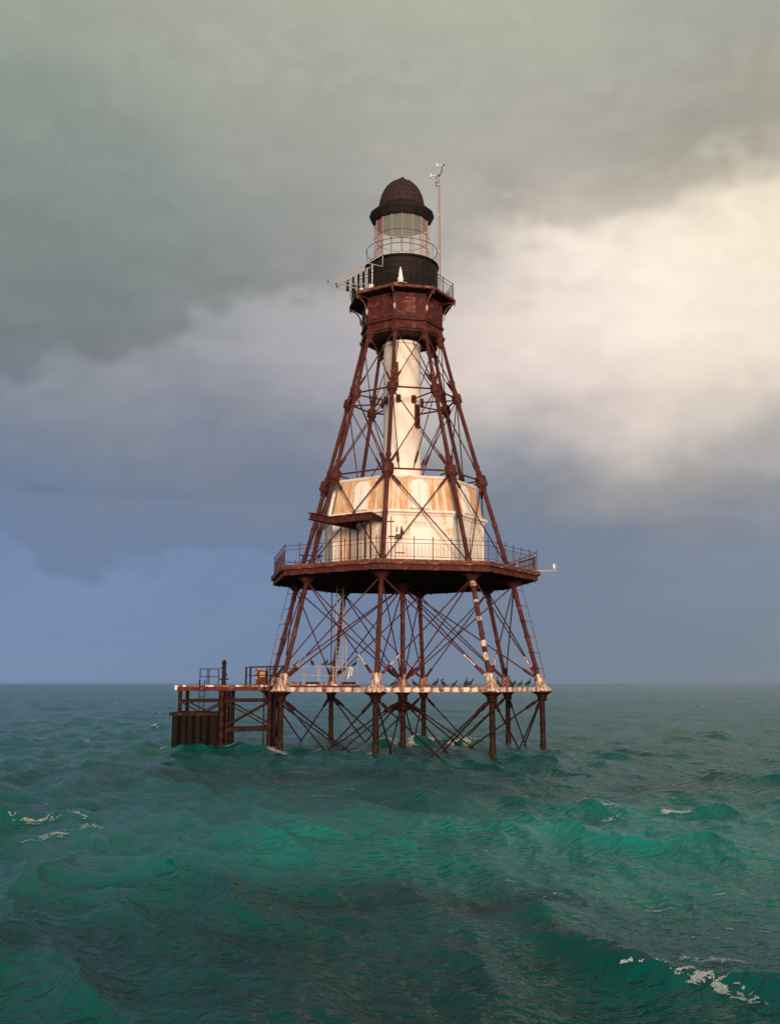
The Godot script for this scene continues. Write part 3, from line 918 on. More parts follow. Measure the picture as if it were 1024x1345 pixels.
			put(prism(rect(-0.55, 11.2, 0.55, 13.4), wf, tn, Vector3.UP, n, 0.03), "plate", M.white_paint, wall)
	put(lathe([[4.75, 16.68], [1.3, 17.2], [0.0, 17.21]], 8, Vector3.ZERO, 0.0, TAU, false, false), "low_roof", M.white_paint, t)
	put(prism(octagon(5.2), Vector3(0, 11.01, 0), X, Z, Vector3.UP, 0.03), "house_floor", M.iron, t)
	# the stair column with its plate seams
	var col := put(lathe([[1.26, 16.9], [1.25, 20.0], [1.235, 26.55]], 40), "column", M.column_paint, t)
	for y in [17.9, 19.75, 21.6, 23.45, 25.3]:
		put(lathe([[1.252, y - 0.02], [1.262, y - 0.015], [1.262, y + 0.015], [1.25, y + 0.02]], 40, Vector3.ZERO, 0.0, TAU, true, false), "seam", M.column_paint, col)
	put(lathe([[1.26, 26.3], [1.32, 26.34], [1.32, 26.45], [1.26, 26.5]], 40, Vector3.ZERO, 0.0, TAU, true, false), "top_band", M.column_paint, col)
	# narrow rusty window shaft on the column, and the stain below
	var wa := 60.0
	var cn := P(wa, 1.0, 0)
	var ct := P(wa + 90.0, 1.0, 0)
	put(prism(rect(-0.2, 20.6, 0.2, 22.2), cn * 1.16, ct, Vector3.UP, cn, 0.2), "stair_window", M.iron, col)
	put(prism(rect(-0.12, 20.8, 0.12, 22.05), cn * 1.36, ct, Vector3.UP, cn, 0.02), "stair_window_plate", M.iron_wet, col)
	for k in 5:
		var a2 := 42.0 + k * 7.0
		var c2 := P(a2, 1.0, 0)
		put(prism([Vector2(-0.05, 20.58), Vector2(0.05, 20.58), Vector2(0.012, 20.58 - [0.5, 1.1, 0.8, 1.3, 0.6][k])], c2 * 1.247, P(a2 + 90, 1, 0), Vector3.UP, c2, 0.008), "rust_run", M.board_3, col)
	put(prism(rect(-0.16, 23.3, 0.16, 25.0), P(-9, 1.16, 0), P(81, 1, 0), Vector3.UP, P(-9, 1, 0), 0.16), "stair_window", M.iron, col)
	for k in 6:
		put(prism(rect(-0.2, 23.36 + k * 0.28, 0.2, 23.48 + k * 0.28), P(-9, 1.31, 0), P(81, 1, 0), Vector3.UP, P(-9, 1, 0), 0.04), "louvre", M.iron_worn, col)

func make_top(t: Node) -> void:
	var ap := cos(PI / 8)
	var X := Vector3.RIGHT
	var Z := Vector3.BACK
	# --- watch room
	put(prism(octagon(2.72), Vector3(0, 26.78, 0), X, Z, Vector3.UP, 0.1), "watch_room_floor", M.iron, t)
	for i in 8:
		var mid := 45.0 * i + 22.5
		var n := P(mid, 1.0, 0.0)
		var tn := P(mid + 90.0, 1.0, 0.0)
		var half := 2.72 * sin(PI / 8)
		var wf := n * (2.72 * ap)
		var wall := put(prism(rect(-half, 26.88, half, 29.42), wf - n * 0.12, tn, Vector3.UP, n, 0.12), "watch_room_wall", M.iron, t)
		put(prism(rect(half - 0.16, 27.0, half, 29.4), wf, tn, Vector3.UP, n, 0.05), "pilaster", M.iron, wall)
		put(prism(rect(-half, 27.0, -half + 0.16, 29.4), wf, tn, Vector3.UP, n, 0.05), "pilaster", M.iron, wall)
		put(prism(rect(-half + 0.17, 29.16, half - 0.17, 29.4), wf, tn, Vector3.UP, n, 0.05), "frieze", M.iron, wall)
		put(prism(rect(-half + 0.17, 27.7, half - 0.17, 27.82), wf, tn, Vector3.UP, n, 0.04), "panel_rail", M.iron, wall)
		for band in [[26.86, 27.1, 0.1], [27.42, 27.62, 0.13]]:
			put(prism([Vector2(0, band[0]), Vector2(band[2], band[0] + 0.05), Vector2(band[2], band[1] - 0.03), Vector2(0, band[1])], P(45.0 * i, 2.73, 0), n, Vector3.UP, (P(45.0 * i + 45.0, 2.73, 0) - P(45.0 * i, 2.73, 0)).normalized(), (P(45.0 * i + 45.0, 2.73, 0) - P(45.0 * i, 2.73, 0)).length()), "moulding", M.iron, wall)
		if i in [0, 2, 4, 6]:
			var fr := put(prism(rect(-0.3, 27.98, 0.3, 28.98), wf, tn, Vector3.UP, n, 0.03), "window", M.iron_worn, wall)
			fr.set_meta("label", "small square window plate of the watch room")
			put(prism([Vector2(0.24, 27.98), Vector2(0.3, 27.98), Vector2(0.3, 29.0), Vector2(-0.3, 29.0), Vector2(-0.3, 28.94), Vector2(0.24, 28.94)], wf + n * 0.03, tn, Vector3.UP, n, 0.035), "painted_lit_edge", M.guano_speckled, wall)  # pale L paints the light catching the top and right edges
		else:
			put(prism(rect(-0.62, 28.05, 0.62, 28.95), wf, tn, Vector3.UP, n, 0.03), "panel", M.iron, wall)
		# leg heads
		put(lathe([[0.14, 26.2], [0.2, 26.3], [0.2, 26.42], [0.17, 26.45], [0.3, 26.72], [0.34, 26.8], [0.34, 26.88], [0.0, 26.89]], 10, P(45.0 * i, 2.6, 0)), "leg_head", M.iron, t)
	# --- gallery
	var gd := put(prism(octagon(3.6), Vector3(0, 29.42, 0), X, Z, Vector3.UP, 0.12), "gallery_deck", M.iron, t)
	for i in 8:
		var a := 45.0 * i
		var n := P(a + 22.5, 1.0, 0.0)
		var tn := (P(a + 45.0, 1, 0) - P(a, 1, 0)).normalized()
		var L := (P(a + 45.0, 3.61, 0) - P(a, 3.61, 0)).length()
		put(prism([Vector2(0.0, 29.38), Vector2(0.07, 29.42), Vector2(0.07, 29.52), Vector2(0.03, 29.58), Vector2(0.0, 29.58)], P(a, 3.61, 0), n, Vector3.UP, tn, L), "gallery_edge", M.iron_worn, gd)
		beam(gd, "gallery_girder", P(a, 2.6, 29.3), P(a, 3.5, 29.36), 0.1, 0.16, M.iron)
		# scrolled bracket
		var pts := []
		var rad := []
		for s in [[3.58, 29.3, 0.07], [3.5, 29.22, 0.055], [3.3, 29.12, 0.05], [3.1, 28.96, 0.05], [2.94, 28.72, 0.05], [2.86, 28.48, 0.06], [2.84, 28.34, 0.085], [2.84, 28.24, 0.06]]:
			pts.append(P(a, s[0], s[1]))
			rad.append(s[2])
		var br := put(tube(pts, rad, 8), "bracket", M.iron_worn, t)
		put(tube([P(a, 3.6, 29.42), P(a, 3.6, 29.3), P(a, 3.6, 29.16), P(a, 3.6, 29.06)], [0.06, 0.075, 0.05, 0.01], 7), "drop_finial", M.iron_worn, br)
		put(tube([P(a, 2.86, 28.6), P(a, 2.84, 28.36), P(a, 2.83, 28.1)], [0.04, 0.11, 0.03], 7), "scroll_end", M.pale_pipe if i in [0, 1, 7, 2] else M.iron_worn, br)
		# railing
		var p := P(a, 3.5, 0)
		var q := P(a + 45.0, 3.5, 0)
		var up := func(y: float) -> Vector3: return Vector3(0, y, 0)
		var rl := put(tube([p + up.call(30.68), q + up.call(30.68)], [0.022, 0.022], 6), "gallery_railing", M.iron_black, t)
		bar(rl, "rail", p + up.call(30.45), q + up.call(30.45), 0.016, M.iron_black)
		bar(rl, "rail", p + up.call(29.66), q + up.call(29.66), 0.016, M.iron_black)
		for k in 2:
			bar(rl, "post", p.lerp(q, k / 2.0) + up.call(29.54), p.lerp(q, k / 2.0) + up.call(30.72), 0.03, M.iron_black)
		for k in 14:
			if k % 7: bar(rl, "baluster", p.lerp(q, k / 14.0) + up.call(29.66), p.lerp(q, k / 14.0) + up.call(30.45), 0.01, M.iron_black)
	# --- black parapet drum of upright plates
	var drum := put(lathe([[2.38, 29.54], [2.38, 32.0]], 40, Vector3.ZERO, 0.0, TAU, true, false), "drum", M.iron_black, t)
	for k in 32:
		var a0 := TAU * k / 32.0 + 0.006
		var a1 := TAU * (k + 1) / 32.0 - 0.006
		put(lathe([[2.39, 29.56], [2.44, 29.57], [2.44, 31.94], [2.39, 31.95]], 2, Vector3.ZERO, a0, a1, true, false), "stave", M.iron_black, drum)
	put(lathe([[2.38, 31.96], [2.52, 31.98], [2.54, 32.04], [2.52, 32.1], [1.7, 32.14], [0.0, 32.15]], 40, Vector3.ZERO, 0.0, TAU, true, false), "drum_cap", M.iron_black, drum)
	# --- lantern: sixteen bays of three panes
	var base := put(lathe([[1.96, 32.1], [1.96, 32.24], [1.9, 32.28], [1.8, 32.28]], 32, Vector3.ZERO, 0.0, TAU, true, false), "lantern_sill", M.iron_black, t)
	var ys := [32.28, 33.12, 34.12, 35.3]
	for k in 16:
		var a := 22.5 * k
		var s := 1.87
		var le := P(a - 11.25, s, 0)
		var ri := P(a + 11.25, s, 0)
		var mu := beam(t, "mullion", le + Vector3(0, 32.28, 0), le + Vector3(0, 35.35, 0), 0.042, 0.06, M.mullion)
		for j in 3:
			var m: Material = M.pane_clear
			if k == 14: m = M.pane_red
			if k == 3: m = M.pane_amber
			var nn := P(a, 1, 0)
			var st := SurfaceTool.new()
			st.begin(Mesh.PRIMITIVE_TRIANGLES)
			quad(st, le + Vector3(0, ys[j + 1], 0), ri + Vector3(0, ys[j + 1], 0), ri + Vector3(0, ys[j], 0), le + Vector3(0, ys[j], 0), -1)
			st.generate_normals()
			put(st.commit(), "pane", m, t)
			if j > 0: bar(t, "glazing_bar", le + Vector3(0, ys[j], 0), ri + Vector3(0, ys[j], 0), 0.022, M.iron)
	put(lathe([[1.84, 32.3], [0.0, 32.32]], 32, Vector3.ZERO, 0.0, TAU, false, false), "added_bounce_floor", M.glossy_white, t)  # pale disc added to bounce light up onto the ceiling
	put(lathe([[1.8, 35.2], [1.2, 35.55], [0.0, 35.75]], 32, Vector3.ZERO, 0.0, TAU, true, false), "lantern_ceiling", M.ceiling_paint, t)
	# hand rail round the lantern
	var ring := []
	var rr := []
	for k in 49:
		ring.append(P(360.0 * k / 48.0, 2.44, 33.2))
		rr.append(0.022)
	var hr := put(tube(ring, rr, 6), "lantern_rail", M.iron, t)
	for k in 8:
		bar(hr, "rail_post", P(45.0 * k + 22.5, 2.44, 32.08), P(45.0 * k + 22.5, 2.44, 33.2), 0.014, M.iron)
	# --- roof: flared eave of sixteen sides and the dome in sixteen gores
	var eave := put(lathe([[1.82, 35.2], [1.98, 35.26], [2.22, 35.72], [2.24, 35.86], [2.14, 35.94], [1.66, 36.28], [1.6, 36.42]], 16, Vector3.ZERO, PI / 16, TAU + PI / 16, false, false), "eave", M.iron_black, t)
	put(lathe([[1.82, 35.2], [1.6, 35.5], [1.6, 36.4]], 16, Vector3.ZERO, PI / 16, TAU + PI / 16, true, false), "eave_lining", M.iron_black, eave)
	var prof := [[1.60, 36.40], [1.58, 36.62], [1.52, 36.95], [1.43, 37.28], [1.3, 37.6], [1.12, 37.9], [0.88, 38.17], [0.58, 38.38], [0.26, 38.5], [0.0, 38.53]]
	var dome := put(lathe(prof.map(func(q): return [q[0] * 0.985, q[1] - 0.01]), 32, Vector3.ZERO, 0.0, TAU, true, false), "dome", M.dome_iron, t)
	for k in 16:
		put(lathe(prof, 3, Vector3.ZERO, TAU * k / 16.0 + 0.012, TAU * (k + 1) / 16.0 - 0.012, true, false), "gore", M.dome_iron, dome)
	put(lathe([[0.22, 38.48], [0.26, 38.56], [0.2, 38.64], [0.07, 38.68], [0.0, 38.7]], 10), "vent_knob", M.dome_iron, dome)
	for q in [[100.0, 0.52], [20.0, 0.45]]:
		put(lathe([[0.09, 38.36], [0.1, 38.5], [0.05, 38.56], [0.0, 38.57]], 7, P(q[0], q[1], 0)), "rivet_boss", M.dome_iron, dome)

# ------------------------------------------------------------------ things on and about the tower
func make_fittings() -> void:
	# the lamp inside the lantern
	var lamp := thing("beacon", "small clear beacon on a pedestal inside the glass lantern", "beacon", W(10.5, 0.1, 32.15))
	put(lathe([[0.32, 0.0], [0.32, 0.06], [0.12, 0.1], [0.1, 0.5], [0.2, 0.56]], 14), "pedestal", M.galvanised, lamp)
	put(lathe([[0.16, 0.56], [0.24, 0.6], [0.26, 0.8], [0.22, 1.0], [0.1, 1.1]], 14), "lens", M.glossy_white, lamp)
	put(lathe([[0.1, 1.1], [0.12, 1.14], [0.0, 1.24]], 12), "lens_cap", M.brass, lamp)
	# white cone lantern on the gallery
	var cone := thing("gallery_lantern", "small white cone-shaped lantern standing on the gallery before the black drum", "lantern", Vector3(-0.13, 29.56, 3.28))
	put(lathe([[0.5, 0.0], [0.5, 0.05], [0.0, 0.06]], 6), "base_plate", M.galvanised, cone)
	put(lathe([[0.17, 0.06], [0.17, 0.3], [0.13, 0.33]], 14), "lamp_body", M.glossy_white, cone)
	put(lathe([[0.2, 0.3], [0.21, 0.42], [0.16, 0.5], [0.12, 0.8], [0.08, 1.05], [0.05, 1.2], [0.0, 1.22]], 14), "lamp_cone", M.glossy_white, cone)
	# wind mast
	var mast := thing("wind_mast", "slender pale wind-gauge mast rising beside the lantern roof", "mast", Vector3(2.56, 29.54, -1.0))
	put(tube([Vector3(0, 0, 0), Vector3(0, 5.0, 0), Vector3(0, 9.9, 0)], [0.062, 0.058, 0.048], 8), "pole", M.pale_pipe, mast)
	put(tube([Vector3(0.12, 0.6, 0), Vector3(0.11, 9.6, 0)], [0.025, 0.025], 6), "cable", M.iron_worn, mast)
	for y in [1.5, 4.2, 6.9, 9.2]:
		block(mast, "clamp", Vector3(0.05, y, 0), Vector3(0.2, 0.06, 0.1), M.galvanised)
	var arm := put(tube([Vector3(0, 9.75, 0), Vector3(0.12, 9.85, 0), Vector3(0.3, 10.25, 0), Vector3(0.3, 10.6, 0)], [0.04, 0.04, 0.035, 0.03], 6), "arm", M.black, mast)
	put(tube([Vector3(-0.12, 9.6, 0), Vector3(-0.1, 9.85, 0), Vector3(0.0, 9.9, 0)], [0.03, 0.03, 0.03], 6), "hook", M.black, mast)
	for e in [[Vector3(-0.1, 9.9, 0), 0.34], [Vector3(0.3, 10.68, 0), 0.3]]:
		var c: Vector3 = e[0]
		var hub := put(tube([c + Vector3(0.1, 0, 0), c - Vector3(e[1], 0, 0)], [0.025, 0.025], 6), "vane_boom", M.glossy_white, mast)
		put(tube([c - Vector3(e[1] + 0.05, 0.13, 0), c - Vector3(e[1] + 0.05, -0.13, 0)], [0.06, 0.06], 8), "vane", M.glossy_white, hub)
		put(tube([c + Vector3(0.08, -0.02, 0), c + Vector3(0.2, 0.02, 0)], [0.06, 0.05], 7), "sensor", M.black, hub)
	for y in [9.35, 9.15]:
		block(mast, "junction", Vector3(-0.1, y, 0.03), Vector3(0.1, 0.1, 0.1), M.black)
	# solar rack leaning off the gallery
	var rack := thing("solar_rack", "white pipe rack of dark panels jutting from the gallery on struts", "rack")
	for z in [2.25, 1.35]:
		put(tube([Vector3(-1.25, 32.12, z), Vector3(-2.9, 31.25, z - 0.3), Vector3(-4.4, 30.42, z - 0.6)], [0.042, 0.042, 0.04], 7), "top_pipe", M.aluminium, rack)
		put(tube([Vector3(-4.4, 30.42, z - 0.6), Vector3(-3.6, 30.12, z - 0.5), Vector3(-2.9, 29.8, z - 0.4)], [0.034, 0.034, 0.034], 7), "lower_pipe", M.aluminium, rack)
		put(tube([Vector3(-4.0, 30.6, z - 0.55), Vector3(-3.2, 30.2, z - 0.5), Vector3(-2.5, 30.2, z - 0.4)], [0.03, 0.03, 0.03], 6), "stay", M.galvanised, rack)
		put(tube([Vector3(-1.3, 32.0, z), Vector3(-1.3, 31.25, z), Vector3(-2.2, 31.55, z - 0.2)], [0.03, 0.03, 0.03], 6), "stay", M.galvanised, rack)
	bar(rack, "end_pipe", Vector3(-4.4, 30.42, 1.65), Vector3(-4.4, 30.42, 0.75), 0.045, M.aluminium)
	for k in 5:
		var x := -2.0 - 0.35 * k
		var top := 31.55 - 0.2 * k
		block(rack, "panel", Vector3(x - 0.25, (top + 29.95) * 0.5, 1.15), Vector3(0.2, top - 29.95, 0.06), M.cell_blue, 0.3)
		bar(rack, "upright", Vector3(x, top + 0.12, 1.6 - 0.06 * k), Vector3(x, 29.85, 1.6 - 0.06 * k), 0.05 if k % 2 else 0.035, M.glossy_white if k == 0 else M.galvanised)
	block(rack, "battery_box", Vector3(-2.1, 29.9, 1.9), Vector3(0.3, 0.4, 0.35), M.glossy_white, 0.4)
	block(rack, "battery_box", Vector3(-2.75, 29.86, 1.5), Vector3(0.25, 0.3, 0.3), M.glossy_white, 0.4)
	block(rack, "control_box", Vector3(-3.05, 29.95, 1.0), Vector3(0.5, 0.75, 0.4), M.black, 0.5)
	put(tube([Vector3(-3.35, 30.1, 1.2), Vector3(-3.5, 29.7, 1.3), Vector3(-3.45, 29.3, 1.3), Vector3(-3.2, 29.15, 1.2)], [0.02, 0.02, 0.02, 0.02], 5), "cable", M.black, rack)
	put(tube([Vector3(-4.4, 30.42, 1.2), Vector3(-4.98, 30.62, 1.2), Vector3(-4.96, 30.8, 1.2)], [0.012, 0.012, 0.012], 5), "whip", M.galvanised, rack)
	block(rack, "whip_tip", Vector3(-4.97, 30.62, 1.2), Vector3(0.1, 0.1, 0.1), M.black)
	# boom with white gauge at the platform edge
	var boom := thing("gauge_boom", "thin pale boom with a white gauge sticking out from the platform edge", "boom", W(79.5 + 10.5, 8.7, 11.08))
	put(tube([Vector3(-0.4, 0, 0), Vector3(1.25, 0, 0)], [0.035, 0.03], 6), "arm", M.pale_pipe, boom)
	put(tube([Vector3(-0.4, -0.12, 0.1), Vector3(1.2, -0.02, 0)], [0.02, 0.02], 6), "stay", M.pale_pipe, boom)
	put(tube([Vector3(1.22, -0.06, 0), Vector3(1.22, 0.42, 0)], [0.02, 0.02], 6), "upright", M.pale_pipe, boom)
	put(lathe([[0.05, 0.1], [0.075, 0.16], [0.08, 0.36], [0.05, 0.42], [0.0, 0.44]], 10, Vector3(1.06, 0, 0)), "gauge", M.glossy_white, boom)
	# hoist beams and posts before the left door
	var por := thing("hoist_frame", "brown steel hoist frame of crossing I-beams on posts before the house door", "frame")
	var y := 13.32
	var P1 := Vector3(-5.43, y, 8.15)
	var P2 := Vector3(-2.88, y, 4.1)
	var P3 := Vector3(-1.87, y, 8.15)
	var Q := P1.lerp(P2, 0.42)
	for seg in [[P1, P2], [Q, P3]]:
		var d: Vector3 = (seg[1] - seg[0]).normalized()
		var s := Vector3.UP.cross(d)
		var L: float = (seg[1] - seg[0]).length()
		put(prism([Vector2(-0.15, 0), Vector2(0.15, 0), Vector2(0.15, 0.04), Vector2(0.025, 0.05), Vector2(0.025, 0.36), Vector2(0.15, 0.37), Vector2(0.15, 0.41), Vector2(-0.15, 0.41), Vector2(-0.15, 0.37), Vector2(-0.025, 0.36), Vector2(-0.025, 0.05), Vector2(-0.15, 0.04)], seg[0], s, Vector3.UP, d, L), "hoist_beam", M.iron, por)
	put(prism([Vector2(Q.x, Q.z), Vector2(P3.x, P3.z), Vector2(-0.95, 5.0), Vector2(P2.x, P2.z)], Vector3(0, y + 0.42, 0), Vector3.RIGHT, Vector3.BACK, Vector3.UP, 0.05), "cover_plate", M.iron, por)
	for p in [P1.lerp(P2, 0.86), P2 + Vector3(0.1, 0, 0.1), P3 + Vector3(-0.06, 0, -0.1), P3.lerp(P2, 0.4), P1.lerp(P2, 0.66)]:
		bar(por, "post", Vector3(p.x, 11.0, p.z), Vector3(p.x, y, p.z), 0.055 if p != P1.lerp(P2, 0.66) else 0.03, M.iron)
	bar(por, "tie", P3 + Vector3(0, -0.12, 0), P3 + Vector3(1.3, -0.15, 0.2), 0.035, M.iron)
	# the black box and rusty plates on the front wall
	var jb := thing("wall_box", "small black open box with rust runs hung on the white front wall", "box", W(22.5 - 10.0, 4.98, 12.58))
	var bt := P(22.5 + 90.0, 1, 0).rotated(Vector3.UP, PHI)
	var bn := P(22.5, 1, 0).rotated(Vector3.UP, PHI)
	jb.position = bn * (5.3 * cos(PI / 8) + 0.03) + bt * -1.35 + Vector3(0, 12.6, 0)
	put(prism(rect(-0.19, 0.0, 0.19, 0.3), Vector3.ZERO, bt, Vector3.UP, bn, 0.14), "box", M.black, jb)
	put(prism([Vector2(-0.14, 0.42), Vector2(-0.08, 0.42), Vector2(-0.06, 0.62), Vector2(-0.09, 0.8), Vector2(-0.14, 0.78), Vector2(-0.15, 0.55)], Vector3.ZERO, bt, Vector3.UP, bn, 0.05), "bracket", M.rust_stain, jb)
	put(prism([Vector2(0.1, 0.32), Vector2(0.34, 0.3), Vector2(0.36, 0.42), Vector2(0.26, 0.56), Vector2(0.22, 0.78), Vector2(0.16, 0.8), Vector2(0.12, 0.55)], Vector3.ZERO, bt, Vector3.UP, bn, 0.05), "bracket", M.iron, jb)
	# a bicycle-like heap of pipes leans by the left corner of the house
	var rack2 := thing("pipe_trestle", "low rusty pipe trestle on the platform beside the house corner", "trestle", W(-45.0 - 4.0, 6.6, 11.0))
	for s in [-0.5, 0.5]:
		put(tube([Vector3(s - 0.18, 0, 0.15), Vector3(s, 0.85, 0), Vector3(s + 0.18, 0, -0.15)], [0.035, 0.035, 0.035], 6), "trestle_leg", M.iron, rack2)
	bar(rack2, "bar", Vector3(-0.75, 0.85, 0), Vector3(0.75, 0.8, 0), 0.04, M.iron)
	bar(rack2, "bar", Vector3(-0.6, 0.4, 0.05), Vector3(0.6, 0.75, 0), 0.03, M.iron)
	# stair railing at the right of the platform
	var hatch := thing("hatch_rail", "slanting hand rails and posts round the hatch at the platform's right end", "railing", Vector3(7.4, 11.0, -0.6))
	for z in [0.0, 0.7]:
		put(tube([Vector3(-0.9, 0.45, z), Vector3(1.25, 1.12, z)], [0.03, 0.03], 6), "rail", M.iron, hatch)
		put(tube([Vector3(-0.9, 0.1, z), Vector3(1.25, 0.75, z)], [0.02, 0.02], 6), "rail", M.iron, hatch)
		for x in [-0.7, 0.1, 1.2]:
			bar(hatch, "post", Vector3(x, 0.0, z), Vector3(x, 0.52 + (x + 0.7) * 0.31, z), 0.04 if x < 1.0 else 0.03, M.pale_pipe if x < 1.0 else M.iron)
	# rope ladders along the outer legs
	for q in [[270.0, "left"], [90.0, "right"]]:
		var nm := "chain ladder hanging beside the leg over the pier" if q[0] == 270.0 else "chain ladder hanging beside the leg away from the pier"
		var lad := thing("hanging_ladder", nm, "ladder", Vector3.ZERO, PHI, "ladders along the outer legs")
		var a := P(q[0], leg_radius(10.3) + 0.5, 10.4)
		var b := P(q[0], leg_radius(4.4) + 0.42, 4.3)
		put(tube([a, a.lerp(b, 0.5) + P(q[0], 0.04, 0), b], [0.022, 0.022, 0.022], 5), "rail", M.iron_worn, lad)
		for k in 6:
			var f := (k + 0.6) / 6.2
			var c := a.lerp(b, f)
			bar(lad, "rung", c, P(q[0], leg_radius(c.y), c.y + 0.05), 0.022, M.iron_worn)
			put(lathe([[0.16, -0.05], [0.19, -0.03], [0.19, 0.03], [0.16, 0.05]], 9, P(q[0], leg_radius(c.y), c.y + 0.05), 0.0, TAU, true, false), "leg_band", M.iron, lad)
	# access ladder from the walkway to the platform
	var il := thing("access_ladder", "steel access ladder rising from the walkway to the platform underside", "ladder", Vector3(-4.2, 4.0, -3.0))
	for x in [-0.22, 0.22]:
		bar(il, "stile", Vector3(x, 0, 0), Vector3(x, 6.6, 0), 0.03, M.galvanised)
	for k in 21:
		bar(il, "rung", Vector3(-0.22, 0.3 + k * 0.3, 0), Vector3(0.22, 0.3 + k * 0.3, 0), 0.014, M.galvanised)
	for k in 4:
		var hp := []
		var hrad := []
		for e in 9:
			var ag := PI * e / 8.0
			hp.append(Vector3(-cos(ag) * 0.36, 3.2 + k * 0.9, -sin(ag) * 0.6))
			hrad.append(0.016)
		put(tube(hp, hrad, 5), "cage_hoop", M.galvanised, il)
	bar(il, "drain_pipe", Vector3(-0.55, 0, 0.1), Vector3(-0.55, 6.5, 0.1), 0.035, M.iron)
	bar(il, "side_pipe", Vector3(0.5, 0, 1.4), Vector3(0.5, 4.2, 1.4), 0.04, M.pale_pipe)

func make_walkway() -> void:
	var w := thing("walkway", "grated walkway inside the ring with thin pale hand rails", "walkway", Vector3(0, 3.78, -0.5))
	for k in 9:
		block(w, "plank", Vector3(-7.35 + k * 0.52, 0.12, 0), Vector3(0.5, 0.08, 1.5), M.guano_speckled if k % 3 else M.guano)
	for z in [-0.7, 0.7]:
		block(w, "stringer", Vector3(-5.2, -0.02, z), Vector3(4.9, 0.18, 0.1), M.iron)
		put(tube([Vector3(-7.4, 1.28, z), Vector3(-5.0, 1.28, z), Vector3(-2.95, 1.22, z), Vector3(-2.9, 0.15, z)], [0.025, 0.025, 0.025, 0.025], 6), "hand_rail", M.pale_pipe, w)
		bar(w, "mid_rail", Vector3(-7.4, 0.72, z), Vector3(-2.9, 0.68, z), 0.02, M.pale_pipe)
		for k in 5:
			bar(w, "post", Vector3(-7.3 + k * 0.95, 0.1, z), Vector3(-7.3 + k * 0.95, 1.28, z), 0.025, M.pale_pipe if k != 2 else M.galvanised)
	for k in 4:
		block(w, "kerb_plate", Vector3(-6.9 + k * 1.15, 0.24, 0.72), Vector3(0.9, 0.14, 0.06), M.iron_wet if k % 2 else M.guano_speckled)
	var l2 := put(tube([Vector3(-3.5, 0.5, 0.8), Vector3(-3.35, 1.2, 0.8), Vector3(-3.2, 1.15, 0.8), Vector3(-3.3, 0.7, 0.8)], [0.05, 0.05, 0.05, 0.05], 6), "life_line", M.glossy_white, w)

